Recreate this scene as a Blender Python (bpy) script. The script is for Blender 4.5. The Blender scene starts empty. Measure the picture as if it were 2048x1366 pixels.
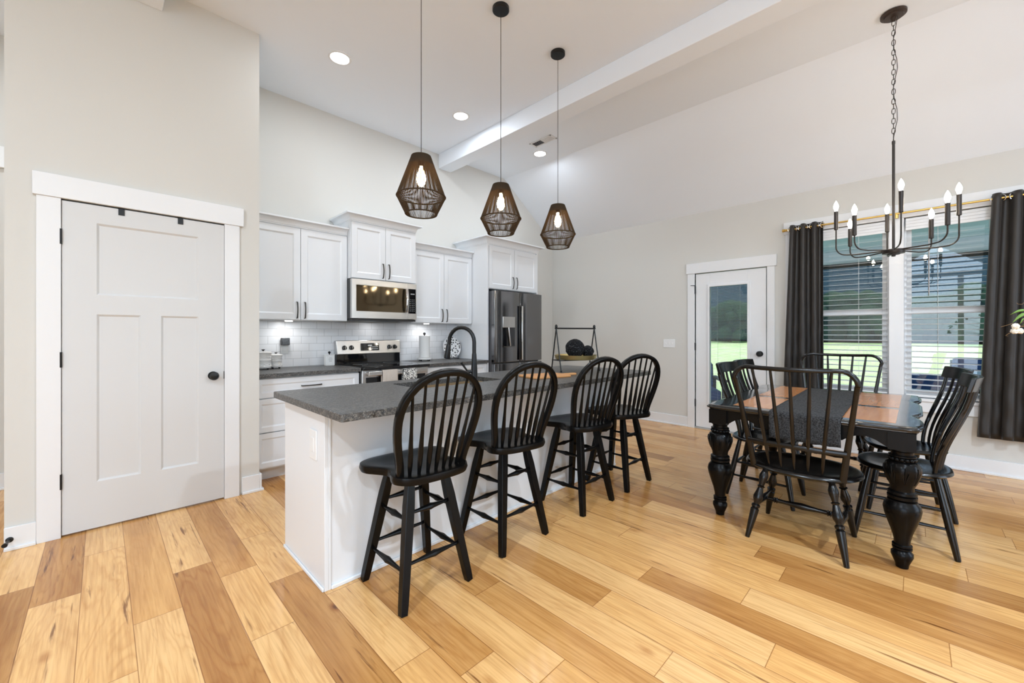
import bpy, bmesh, math, random
from math import sin, cos, pi, radians as R
from mathutils import Vector, Matrix
random.seed(7)
S = bpy.context.scene
C = S.collection

# ---------------------------------------------------------------- camera, world, exposure
PHI = R(45.24)
CAMZ = 1.25
cd = bpy.data.cameras.new('camera'); cam = bpy.data.objects.new('camera', cd); C.objects.link(cam)
cam.location = (0, 0, CAMZ); cam.rotation_euler = (R(90), 0, -PHI)
cd.sensor_width = 36; cd.lens = 813.3 / 2048 * 36; cd.shift_y = -(683 - 667.3) / 2048
cd.clip_start = .05; cd.clip_end = 300
S.camera = cam
S.view_settings.view_transform = 'Standard'; S.view_settings.look = 'None'
S.view_settings.gamma = 1; S.view_settings.use_curve_mapping = False
S.view_settings.exposure = 0.20
cy = S.cycles
cy.max_bounces = 9; cy.diffuse_bounces = 5; cy.glossy_bounces = 4; cy.transmission_bounces = 6
cy.transparent_max_bounces = 14; cy.sample_clamp_indirect = 4; cy.caustics_reflective = False; cy.caustics_refractive = False
cy.use_denoising = True

W = bpy.data.worlds.new('world'); S.world = W; W.use_nodes = True
wn = W.node_tree; wn.nodes.clear()
wo = wn.nodes.new('ShaderNodeOutputWorld'); bg = wn.nodes.new('ShaderNodeBackground')
sky = wn.nodes.new('ShaderNodeTexSky'); sky.sky_type = 'NISHITA'; sky.sun_disc = False
sky.sun_elevation = R(50); sky.sun_rotation = R(100)
mx = wn.nodes.new('ShaderNodeMix'); mx.data_type = 'RGBA'; mx.inputs[0].default_value = .70
mx.inputs[7].default_value = (5.0, 6.1, 7.6, 1)
wn.links.new(sky.outputs[0], mx.inputs[6]); wn.links.new(mx.outputs[2], bg.inputs[0])
bg.inputs[1].default_value = 0.72
wn.links.new(bg.outputs[0], wo.inputs[0])

def light(name, kind, loc, energy, color=(1, 1, 1), rot=(0, 0, 0), size=.1, sizey=None, spot=None):
    l = bpy.data.lights.new(name, kind); l.energy = energy; l.color = color
    if kind == 'AREA':
        l.size = size
        if sizey: l.shape = 'RECTANGLE'; l.size_y = sizey
        else: l.shape = 'DISK'
    elif kind in ('POINT', 'SPOT'): l.shadow_soft_size = size
    if kind == 'SPOT': l.spot_size = spot or R(120); l.spot_blend = .6
    o = bpy.data.objects.new(name, l); C.objects.link(o); o.location = loc; o.rotation_euler = rot
    return o
sun = light('sun', 'SUN', (10, -4, 12), 2.4, (1, .95, .85)); sun.data.angle = R(.6)
sun.rotation_euler = Vector((-.62, .30, -1.0)).to_track_quat('-Z', 'Y').to_euler()

# ---------------------------------------------------------------- room dimensions
XW = 5.55; YP = 3.72; YK = 4.512; ZC = 3.64; XF = 4.385; ZE = 2.84; XR = -3.6; YR = -3.4
# sky portals in the openings of the walls behind the camera and in the window
for (loc, rot, sx, sy) in (((XR + .02, -1.4, 1.45), (0, R(90), 0), 2.5, 3.6), ((3.6, YR + .02, 1.45), (R(-90), 0, 0), 1.8, 2.5),
                           ((XW + .2, .13, 1.5), (0, R(-90), 0), 1.8, 1.7), ((XR+.02, -.4, 3.15), (0, R(90), 0), .7, 2.0)):
    p = light('sky_portal', 'AREA', loc, 1, (1, 1, 1), (0, 0, 0), sx, sy)
    p.data.cycles.is_portal = True
    p.rotation_euler = {(0, R(90), 0): Vector((1, 0, 0)), (R(-90), 0, 0): Vector((0, 1, 0)), (0, R(-90), 0): Vector((-1, 0, 0))}[rot].to_track_quat('-Z', 'Y').to_euler()
    if rot[0] == 0: p.data.size, p.data.size_y = sy, sx

# ---------------------------------------------------------------- materials
def nodes(m):
    m.use_nodes = True
    return m.node_tree, m.node_tree.nodes['Principled BSDF']
def mat(name, col, rough=.5, metal=0, spec=.5, bump=None, coat=0, sheen=0, emit=None):
    m = bpy.data.materials.new(name); nt, b = nodes(m)
    b.inputs['Base Color'].default_value = (*col, 1); b.inputs['Roughness'].default_value = rough
    b.inputs['Metallic'].default_value = metal; b.inputs['Specular IOR Level'].default_value = spec
    b.inputs['Coat Weight'].default_value = coat; b.inputs['Coat Roughness'].default_value = .1
    b.inputs['Sheen Weight'].default_value = sheen
    if emit: b.inputs['Emission Color'].default_value = (*emit[0], 1); b.inputs['Emission Strength'].default_value = emit[1]
    if bump:
        sc, st = bump
        tc = nt.nodes.new('ShaderNodeTexCoord'); n = nt.nodes.new('ShaderNodeTexNoise'); n.inputs['Scale'].default_value = sc
        n.inputs['Detail'].default_value = 4
        bp = nt.nodes.new('ShaderNodeBump'); bp.inputs['Strength'].default_value = st; bp.inputs['Distance'].default_value = .002
        nt.links.new(tc.outputs['Object'], n.inputs['Vector']); nt.links.new(n.outputs[0], bp.inputs['Height']); nt.links.new(bp.outputs[0], b.inputs['Normal'])
    return m
class G:
    """tiny node graph helper"""
    def __init__(s, m): s.nt, s.b = nodes(m)
    def n(s, t, **k):
        x = s.nt.nodes.new(t)
        for a, v in k.items(): setattr(x, a, v)
        return x
    def l(s, a, b): s.nt.links.new(a, b)
    def math(s, op, a, b=None, c=None):
        x = s.n('ShaderNodeMath', operation=op)
        for i, v in enumerate((a, b, c)):
            if v is None: continue
            if isinstance(v, (int, float)): x.inputs[i].default_value = v
            else: s.l(v, x.inputs[i])
        return x.outputs[0]
    def ramp(s, f, stops):
        x = s.n('ShaderNodeValToRGB'); e = x.color_ramp.elements
        while len(e) < len(stops): e.new(.5)
        for i, (p, c) in enumerate(stops): e[i].position = p; e[i].color = (*c, 1)
        s.l(f, x.inputs[0]); return x.outputs[0]
    def noise(s, vec, scale, detail=4, rough=.5, dist=0):
        x = s.n('ShaderNodeTexNoise'); x.inputs['Scale'].default_value = scale; x.inputs['Detail'].default_value = detail
        x.inputs['Roughness'].default_value = rough; x.inputs['Distortion'].default_value = dist
        if vec is not None: s.l(vec, x.inputs['Vector'])
        return x.outputs[0]
    def mapping(s, vec, scale=(1, 1, 1), loc=(0, 0, 0), rot=(0, 0, 0)):
        x = s.n('ShaderNodeMapping'); x.inputs['Scale'].default_value = scale; x.inputs['Location'].default_value = loc; x.inputs['Rotation'].default_value = rot
        s.l(vec, x.inputs['Vector']); return x.outputs[0]
    def mix(s, f, a, b, mode='MIX'):
        x = s.n('ShaderNodeMix', data_type='RGBA', blend_type=mode)
        for i, v in ((0, f), (6, a), (7, b)):
            if isinstance(v, (int, float)): x.inputs[i].default_value = v
            elif isinstance(v, tuple): x.inputs[i].default_value = (*v, 1)
            else: s.l(v, x.inputs[i])
        return x.outputs[2]
    def bump(s, h, st=.3, d=.002):
        x = s.n('ShaderNodeBump'); x.inputs['Strength'].default_value = st; x.inputs['Distance'].default_value = d
        s.l(h, x.inputs['Height']); s.l(x.outputs[0], s.b.inputs['Normal'])
    def obj(s): return s.n('ShaderNodeTexCoord').outputs['Object']

M = {}
M['wall'] = mat('greige wall paint', (.645, .630, .590), .75, spec=.25, bump=(220, .08))
M['ceil'] = mat('ceiling white', (.84, .885, .94), .85, spec=.2)
M['trim'] = mat('trim white', (.77, .775, .78), .38)
M['door'] = mat('door white', (.64, .64, .635), .45)
M['cab'] = mat('cabinet white', (.77, .785, .80), .36)
M['island'] = mat('island white panel', (.77, .785, .80), .4)
M['black'] = mat('black hardware', (.007, .007, .0075), .33, spec=.35)
M['pull'] = mat('dark bronze pull', (.07, .065, .06), .35, metal=.8)
M['blackwood'] = mat('satin black wood', (.0032, .0029, .0027), .27, spec=.17, bump=(60, .05))
M['chairwood'] = mat('glossy black chair wood', (.0042, .0034, .003), .22, spec=.42, bump=(60, .04))
M['tabletop'] = mat('polished black table top', (.008, .0075, .007), .16, spec=.5, coat=.6)
M['steel'] = mat('brushed steel', (.62, .61, .59), .28, metal=1)
M['dsteel'] = mat('black stainless', (.20, .20, .205), .13, metal=1)
M['chrome'] = mat('polished steel', (.75, .75, .75), .1, metal=1)
M['bglass'] = mat('black glass', (.006, .006, .007), .04, spec=.6)
M['mglass'] = mat('tinted oven glass', (.10, .075, .045), .05, metal=.85)
M['gold'] = mat('brass', (.75, .52, .16), .28, metal=1)
M['agold'] = mat('antique gold', (.50, .40, .18), .35, metal=1)
M['ceramic'] = mat('white ceramic', (.80, .79, .77), .2)
M['paper'] = mat('paper towel', (.80, .79, .77), .9)
M['plastic'] = mat('white plastic', (.80, .80, .79), .35)
M['dmetal'] = mat('chandelier black', (.035, .028, .024), .35, metal=.6)
M['bronze'] = mat('dark bronze canopy', (.06, .04, .03), .4, metal=.5)
M['cord'] = mat('black cord', (.02, .018, .016), .7)
M['rope'] = mat('dark brown paper rope', (.050, .037, .024), .85, spec=.2)
def rope_mat():
    m = M['rope']; g = G(m); tr = g.n('ShaderNodeBsdfTranslucent'); tr.inputs[0].default_value = (.52, .34, .14, 1)
    ms = g.n('ShaderNodeMixShader'); ms.inputs[0].default_value = .28
    g.l(g.b.outputs[0], ms.inputs[1]); g.l(tr.outputs[0], ms.inputs[2]); g.l(ms.outputs[0], g.nt.nodes['Material Output'].inputs[0])
rope_mat()
M['bulb'] = mat('warm bulb glass', (1, .9, .7), .2, emit=((1, .70, .36), 30))
M['cbulb'] = mat('candle bulb glow', (1, .95, .85), .2, emit=((1, .88, .70), 45))
M['can'] = mat('led lens', (1, 1, 1), .5, emit=((1, .98, .95), 12))
M['board'] = mat('honey maple board', (.56, .27, .10), .5)
M['lawn'] = None
M['dark'] = mat('vent shade black', (.01, .01, .01), .9)
M['rubber'] = mat('rubber', (.02, .02, .02), .8)
M['teal'] = mat('pale teal porch boards', (.50, .68, .66), .6)
M['pdeck'] = mat('porch concrete', (.45, .43, .40), .8)
M['blue'] = mat('navy cushion', (.02, .06, .20), .8)
M['lblue'] = mat('pale blue piping', (.50, .60, .75), .8)
M['wicker'] = mat('dark wicker', (.06, .055, .05), .7)
M['trunk'] = mat('bark', (.10, .07, .05), .9)
M['sinkm'] = mat('brushed sink steel', (.62, .50, .33), .3, metal=1)
M['petal'] = mat('cream petals', (.85, .80, .70), .8)
M['stem'] = mat('brown stem', (.25, .14, .05), .7)
M['leaf'] = mat('green leaf', (.16, .30, .06), .6)
M['ftrim'] = mat('silver badge', (.7, .7, .7), .3, metal=1)

def glass_mat():
    m = bpy.data.materials.new('window glass'); g = G(m)
    t = g.n('ShaderNodeBsdfTransparent'); gl = g.n('ShaderNodeBsdfGlossy'); gl.inputs['Roughness'].default_value = .01
    t.inputs[0].default_value = (.93, .96, .96, 1)
    fr = g.n('ShaderNodeFresnel'); fr.inputs['IOR'].default_value = 1.5
    ms = g.n('ShaderNodeMixShader'); g.l(g.math('MULTIPLY', fr.outputs[0], 1.3), ms.inputs[0])
    g.l(t.outputs[0], ms.inputs[1]); g.l(gl.outputs[0], ms.inputs[2])
    g.l(ms.outputs[0], g.nt.nodes['Material Output'].inputs[0]); return m
M['glass'] = glass_mat()

def screen_mat():
    m = bpy.data.materials.new('solar screen mesh'); g = G(m)
    o = g.obj(); t = g.n('ShaderNodeBsdfTransparent'); ms = g.n('ShaderNodeMixShader')
    g.b.inputs['Base Color'].default_value = (.045, .075, .085, 1); g.b.inputs['Roughness'].default_value = .9
    nz = g.noise(o, 300, 2)
    g.l(g.math('ADD', g.math('MULTIPLY', nz, .35), .38), ms.inputs[0])
    t.inputs[0].default_value = (.8, .85, .9, 1)
    g.l(t.outputs[0], ms.inputs[1]); g.l(g.b.outputs[0], ms.inputs[2]); g.l(ms.outputs[0], g.nt.nodes['Material Output'].inputs[0]); return m
M['screen'] = screen_mat()

def curtain_mat():
    m = mat('charcoal brown satin', (.021, .0165, .013), .48, spec=.42, sheen=.08); g = G(m)
    o = g.obj(); g.bump(g.noise(g.mapping(o, (30, 30, 5)), 1.2, 3), .35, .004); return m
M['curtain'] = curtain_mat()

def floor_mat():
    m = bpy.data.materials.new('hickory plank floor'); g = G(m)
    o = g.obj()
    at = g.n('ShaderNodeAttribute', attribute_name='plank'); sep = g.n('ShaderNodeSeparateColor'); g.l(at.outputs['Color'], sep.inputs[0])
    tone, rnd, fig = sep.outputs[0], sep.outputs[1], sep.outputs[2]
    uvn = g.n('ShaderNodeAttribute', attribute_name='pc'); us = g.n('ShaderNodeSeparateXYZ'); g.l(uvn.outputs['Vector'], us.inputs[0])
    # shift the pattern on every plank
    off = g.n('ShaderNodeCombineXYZ'); g.l(g.math('MULTIPLY', rnd, 37.0), off.inputs[0]); g.l(g.math('MULTIPLY', rnd, 91.0), off.inputs[1]); g.l(g.math('MULTIPLY', rnd, 13.0), off.inputs[2])
    va = g.n('ShaderNodeVectorMath', operation='ADD'); g.l(o, va.inputs[0]); g.l(off.outputs[0], va.inputs[1]); v = va.outputs[0]
    base = g.ramp(tone, [(0, (.86, .545, .250)), (.3, (.78, .435, .158)), (.6, (.57, .285, .090)), (.85, (.40, .190, .062)), (1, (.30, .140, .048))])
    # cathedral figure: contour lines of a stretched noise field
    f0 = g.noise(g.mapping(v, (6.0, .85, 1)), 1.0, 4, .45, .35)
    rings = g.math('FRACT', g.math('MULTIPLY', f0, 17.0))
    tri = g.math('ABSOLUTE', g.math('SUBTRACT', g.math('MULTIPLY', rings, 2.0), 1.0))
    fine = g.noise(g.mapping(v, (95, 3.0, 1)), 1.0, 5, .6)
    broad = g.noise(g.mapping(v, (9, .9, 1)), 1.0, 3, .55, .3)
    ringc = g.ramp(tri, [(.0, (.83, .74, .63)), (.5, (.97, .95, .92)), (1, (1, 1, 1))])
    c = g.mix(g.math('ADD', g.math('MULTIPLY', fig, .75), .12), base, g.mix(1.0, base, ringc, 'MULTIPLY'))
    finec = g.ramp(fine, [(.32, (.74, .66, .56)), (.58, (1, 1, 1))])
    c = g.mix(.75, c, g.mix(1.0, c, finec, 'MULTIPLY'))
    # heartwood bands
    band = g.ramp(broad, [(.45, (1, 1, 1)), (.62, (.64, .50, .38))])
    c = g.mix(g.math('ADD', g.math('MULTIPLY', tone, .65), .12), c, g.mix(1.0, c, band, 'MULTIPLY'))
    # dark mineral streaks
    st = g.noise(g.mapping(v, (34, 1.9, 1)), 1.0, 4, .6, .3)
    stc = g.ramp(g.math('ADD', st, g.math('MULTIPLY', g.math('ABSOLUTE', g.math('SUBTRACT', rnd, .5)), .14)), [(.675, (1, 1, 1)), (.755, (.22, .12, .07))])
    c = g.mix(.85, c, g.mix(1.0, c, stc, 'MULTIPLY'))
    # knots
    vo = g.n('ShaderNodeTexVoronoi'); vo.inputs['Scale'].default_value = 1.0; g.l(g.mapping(v, (4.2, 2.0, 1)), vo.inputs['Vector'])
    kd = g.math('ADD', vo.outputs['Distance'], g.math('MULTIPLY', g.math('SUBTRACT', g.noise(v, 14, 3), .5), .06))
    kc = g.ramp(kd, [(0, (.16, .07, .04)), (.022, (.25, .13, .08)), (.05, (.62, .46, .34)), (.085, (.86, .80, .74)), (.12, (1, 1, 1))])
    c = g.mix(.9, c, g.mix(1.0, c, kc, 'MULTIPLY'))
    # seams between planks (px = distance to plank edge in metres)
    e = g.math('MINIMUM', us.outputs[0], us.outputs[1])
    seam = g.ramp(g.math('MULTIPLY', e, 100), [(.0, (.32, .20, .13)), (.10, (.45, .32, .22)), (.2, (1, 1, 1))])
    c = g.mix(.8, c, g.mix(1.0, c, seam, 'MULTIPLY'))
    g.l(c, g.b.inputs['Base Color'])
    g.l(g.math('ADD', g.math('MULTIPLY', fine, .12), .17), g.b.inputs['Roughness'])
    g.b.inputs['Specular IOR Level'].default_value = .45
    g.bump(g.math('ADD', g.math('MULTIPLY', g.ramp(g.math('MULTIPLY', e, 100), [(0, (0, 0, 0)), (.3, (1, 1, 1))]), 1.0), g.math('MULTIPLY', broad, .9)), .22, .002)
    return m
M['floor'] = floor_mat()

def granite_mat():
    m = bpy.data.materials.new('leathered dark granite'); g = G(m); o = g.obj()
    v2 = g.noise(o, 38, 4, .6)
    vo = g.n('ShaderNodeTexVoronoi'); vo.inputs['Scale'].default_value = 170; g.l(o, vo.inputs['Vector'])
    sp = g.n('ShaderNodeSeparateColor'); g.l(vo.outputs['Color'], sp.inputs[0])
    v1 = g.math('ADD', g.math('MULTIPLY', sp.outputs[0], .62), g.math('MULTIPLY', g.noise(o, 60, 4, .7), .45))
    c = g.ramp(v1, [(.30, (.010, .010, .011)), (.50, (.030, .029, .028)), (.66, (.075, .070, .062)), (.80, (.20, .185, .16))])
    c = g.mix(.35, c, g.ramp(v2, [(.4, (.02, .02, .02)), (.62, (.13, .125, .12))]))
    g.l(c, g.b.inputs['Base Color']); g.b.inputs['Specular IOR Level'].default_value = .7
    g.l(g.math('ADD', g.math('MULTIPLY', v2, .25), .25), g.b.inputs['Roughness'])
    g.bump(g.noise(g.mapping(o, (.8, 1.4, 1)), 40, 5, .65), .75, .006); return m
M['granite'] = granite_mat()

def tile_mat():
    m = bpy.data.materials.new('white subway tile'); g = G(m); o = g.obj()
    b = g.n('ShaderNodeTexBrick'); b.offset = .5; b.inputs['Scale'].default_value = 1
    b.inputs['Brick Width'].default_value = .1525; b.inputs['Row Height'].default_value = .0765; b.inputs['Mortar Size'].default_value = .0016
    b.inputs['Mortar Smooth'].default_value = .3
    b.inputs['Color1'].default_value = (.74, .745, .76, 1); b.inputs['Color2'].default_value = (.72, .725, .74, 1); b.inputs['Mortar'].default_value = (.42, .42, .42, 1)
    g.l(g.mapping(o, (1, 1, 1), rot=(R(90), 0, 0)), b.inputs['Vector'])
    g.l(b.outputs['Color'], g.b.inputs['Base Color']); g.b.inputs['Roughness'].default_value = .18
    x = g.n('ShaderNodeBump'); x.invert = True; x.inputs['Strength'].default_value = .5; x.inputs['Distance'].default_value = .002
    g.l(b.outputs['Fac'], x.inputs['Height']); g.l(x.outputs[0], g.b.inputs['Normal']); return m
M['tile'] = tile_mat()

def wood_panel_mat():
    m = bpy.data.materials.new('cherry inlay'); g = G(m); o = g.obj()
    n = g.noise(g.mapping(o, (3, 40, 1)), 1, 2, .5)
    g.l(g.ramp(n, [(.2, (.50, .20, .07)), (.8, (.62, .27, .10))]), g.b.inputs['Base Color'])
    g.b.inputs['Roughness'].default_value = .24; g.b.inputs['Coat Weight'].default_value = .3; return m
M['inlay'] = wood_panel_mat()

def spot_mat(name, a, b, scale, thr, rough=.8, sm=.02):
    m = bpy.data.materials.new(name); g = G(m); o = g.obj()
    v = g.n('ShaderNodeTexVoronoi'); v.inputs['Scale'].default_value = scale; v.inputs['Randomness'].default_value = .75
    g.l(o, v.inputs['Vector'])
    g.l(g.ramp(v.outputs['Distance'], [(thr, b), (thr + sm, a)]), g.b.inputs['Base Color']); g.b.inputs['Roughness'].default_value = rough; return m
M['towel_b'] = spot_mat('speckled beige towel', (.55, .49, .43), (.10, .08, .07), 130, .16)
M['towel_k'] = spot_mat('black and white leopard towel', (.75, .74, .70), (.02, .02, .02), 95, .47, .8, .06)
M['plate'] = spot_mat('polka dot plate', (.80, .80, .80), (.02, .02, .02), 34, .34, .2, .03)
M['slate'] = spot_mat('dark marbled warmer', (.05, .055, .06), (.30, .32, .34), 90, .14, .4)

def fuzzy_mat():
    m = bpy.data.materials.new('woven black runner'); g = G(m); o = g.obj()
    n = g.noise(o, 120, 4, .8); n2 = g.noise(g.mapping(o, (90, 260, 90)), 1, 3)
    g.l(g.ramp(n, [(.38, (.003, .003, .003)), (.64, (.095, .095, .098))]), g.b.inputs['Base Color'])
    g.b.inputs['Roughness'].default_value = .95; g.bump(g.math('ADD', n, n2), 1.0, .008); return m
M['runner'] = fuzzy_mat()
def orb_mat():
    m = bpy.data.materials.new('black beaded yarn'); g = G(m); o = g.obj()
    n = g.noise(o, 150, 3, .7)
    g.l(g.ramp(n, [(.60, (.004, .004, .005)), (.68, (.22, .23, .25))]), g.b.inputs['Base Color']); g.b.inputs['Roughness'].default_value = .8; g.b.inputs['Specular IOR Level'].default_value = .2; g.bump(n, 1, .006); return m
M['orb'] = orb_mat()
def lawn_mat():
    m = bpy.data.materials.new('mown lawn'); g = G(m); o = g.obj()
    n = g.noise(o, 1.3, 6, .75); n2 = g.noise(o, 14, 3, .6)
    c = g.ramp(n, [(.36, (.27, .22, .14)), (.5, (.24, .26, .08)), (.64, (.15, .24, .055))])
    g.l(g.mix(.35, c, g.ramp(n2, [(.3, (.09, .13, .045)), (.7, (.27, .32, .13))])), g.b.inputs['Base Color']); g.b.inputs['Roughness'].default_value = .9; return m
M['lawn'] = lawn_mat()
def foliage_mat(n_, a, b):
    m = bpy.data.materials.new(n_); g = G(m); o = g.obj()
    g.l(g.ramp(g.noise(o, 3.5, 6, .75), [(.35, a), (.65, b)]), g.b.inputs['Base Color']); g.b.inputs['Roughness'].default_value = .8; return m
M['fol'] = foliage_mat('tree foliage', (.02, .05, .012), (.10, .19, .04))

# ---------------------------------------------------------------- mesh builder
class MB:
    def __init__(s): s.v = []; s.f = []; s.M = Matrix.Identity(4)
    def at(s, m): s.M = m; return s
    def add(s, vs, fs):
        k = len(s.v); s.v += [tuple(s.M @ Vector(p)) for p in vs]; s.f += [tuple(i + k for i in f) for f in fs]; return s
    def box(s, a, b):
        (x0, y0, z0), (x1, y1, z1) = a, b
        x0, x1 = min(x0, x1), max(x0, x1); y0, y1 = min(y0, y1), max(y0, y1); z0, z1 = min(z0, z1), max(z0, z1)
        return s.add([(x0, y0, z0), (x1, y0, z0), (x1, y1, z0), (x0, y1, z0), (x0, y0, z1), (x1, y0, z1), (x1, y1, z1), (x0, y1, z1)],
                     [(0, 3, 2, 1), (4, 5, 6, 7), (0, 1, 5, 4), (1, 2, 6, 5), (2, 3, 7, 6), (3, 0, 4, 7)])
    def prism(s, poly, z0, z1, axis='z'):
        """poly in the plane normal to axis; axis z:(x,y), y:(x,z), x:(y,z)"""
        n = len(poly)
        def P(p, t): return {'z': (p[0], p[1], t), 'y': (p[0], t, p[1]), 'x': (t, p[0], p[1])}[axis]
        vs = [P(p, z0) for p in poly] + [P(p, z1) for p in poly]
        fs = [tuple(range(n)), tuple(range(n, 2 * n))] + [(i, (i + 1) % n, n + (i + 1) % n, n + i) for i in range(n)]
        return s.add(vs, fs)
    def rings(s, rs, close=False, caps=True):
        n = len(rs[0]); vs = [p for r in rs for p in r]; fs = []
        m = len(rs)
        for j in range(m if close else m - 1):
            a = j * n; b = ((j + 1) % m) * n
            for i in range(n): fs.append((a + i, a + (i + 1) % n, b + (i + 1) % n, b + i))
        if caps and not close: fs += [tuple(range(n)), tuple(range((m - 1) * n, m * n))]
        return s.add(vs, fs)
    def lathe(s, prof, n=20, c=(0, 0), caps=True):
        return s.rings([[(c[0] + r * cos(2 * pi * i / n), c[1] + r * sin(2 * pi * i / n), z) for i in range(n)] for r, z in prof], caps=caps)
    def axis_lathe(s, p0, p1, prof, n=12):
        """prof: (t 0..1, radius)"""
        p0, p1 = Vector(p0), Vector(p1); d = (p1 - p0); q = d.to_track_quat('Z', 'Y').to_matrix()
        return s.rings([[tuple(p0 + d * t + q @ Vector((r * cos(2 * pi * i / n), r * sin(2 * pi * i / n), 0))) for i in range(n)] for t, r in prof])
    def tube(s, pts, r, n=8, close=False, r2=None, up=None):
        """r scalar or list; r2 gives elliptical/flat second radius (along up x tangent)"""
        P = [Vector(p) for p in pts]; m = len(P); rs = []
        prev = None
        for i in range(m):
            if close: t = P[(i + 1) % m] - P[i - 1]
            else: t = P[min(i + 1, m - 1)] - P[max(i - 1, 0)]
            t.normalize()
            if up is not None:
                a = Vector(up); a = (a - t * a.dot(t)).normalized()
            elif prev is None:
                a = t.orthogonal().normalized()
            else: a = (prev - t * prev.dot(t)).normalized()
            prev = a; b = t.cross(a)
            ra = r[i] if isinstance(r, (list, tuple)) else r; rb = ra if r2 is None else r2
            rs.append([tuple(P[i] + a * ra * cos(2 * pi * k / n) + b * rb * sin(2 * pi * k / n)) for k in range(n)])
        return s.rings(rs, close=close)
    def bar(s, pts, w, h, up, close=False, c=.28):
        """rectangular section swept; w along up, h along tangent x up"""
        P = [Vector(p) for p in pts]; m = len(P); rs = []
        for i in range(m):
            t = (P[(i + 1) % m] - P[i - 1]) if close else (P[min(i + 1, m - 1)] - P[max(i - 1, 0)])
            t.normalize(); u = up[i] if isinstance(up, list) else up
            a = Vector(u); a = (a - t * a.dot(t)).normalized(); b = t.cross(a)
            ww = w[i] if isinstance(w, (list, tuple)) else w; hh = h[i] if isinstance(h, (list, tuple)) else h
            rs.append([tuple(P[i] + a * ww / 2 * x + b * hh / 2 * y) for x, y in ((-1, -1 + c), (-1 + c, -1), (1 - c, -1), (1, -1 + c), (1, 1 - c), (1 - c, 1), (-1 + c, 1), (-1, 1 - c))])
        return s.rings(rs, close=close)
    def sphere(s, c, r, n=16, m=10, sz=1):
        pr = [(r * sin(pi * j / m) + 1e-5, c[2] - r * sz * cos(pi * j / m)) for j in range(m + 1)]
        return s.lathe(pr, n, (c[0], c[1]))
    def build(s, name, m, parent=None, bevel=0, smooth=35, loc=None, seg=2):
        me = bpy.data.meshes.new(name); me.from_pydata(s.v, [], s.f); me.update()
        bm = bmesh.new(); bm.from_mesh(me); bmesh.ops.recalc_face_normals(bm, faces=bm.faces); bm.to_mesh(me); bm.free()
        me.materials.append(M[m] if isinstance(m, str) else m)
        if smooth:
            me.polygons.foreach_set('use_smooth', [True] * len(me.polygons)); me.set_sharp_from_angle(angle=R(smooth))
        o = bpy.data.objects.new(name, me); C.objects.link(o)
        if parent: o.parent = parent
        if loc: o.location = loc
        if bevel:
            b = o.modifiers.new('bevel', 'BEVEL'); b.width = bevel; b.segments = seg; b.limit_method = 'ANGLE'; b.angle_limit = R(40)
        return o
def tag(o, label=None, cat=None, group=None, kind=None):
    if label: o['label'] = label
    if cat: o['category'] = cat
    if group: o['group'] = group
    if kind: o['kind'] = kind
    return o
def empty(name, loc=(0, 0, 0), rz=0, label=None, cat=None, group=None):
    o = bpy.data.objects.new(name, None); C.objects.link(o); o.location = loc; o.rotation_euler = (0, 0, rz); o.empty_display_size = .1
    return tag(o, label, cat, group)
def copy_tree(o, parent=None):
    c = o.copy(); C.objects.link(c); c.parent = parent
    for ch in list(o.children): copy_tree(ch, c)
    return c
def st(name, mb, m, parent=None, bevel=0, **k):
    o = mb.build(name, m, parent, bevel, **k)
    if parent is None: o['kind'] = 'structure'
    return o
def copy_part(src, parent, loc=None):
    c = src.copy(); C.objects.link(c); c.parent = parent
    if loc is not None: c.location = loc
    return c

# ================================================================ ROOM SHELL
T = .15
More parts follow.
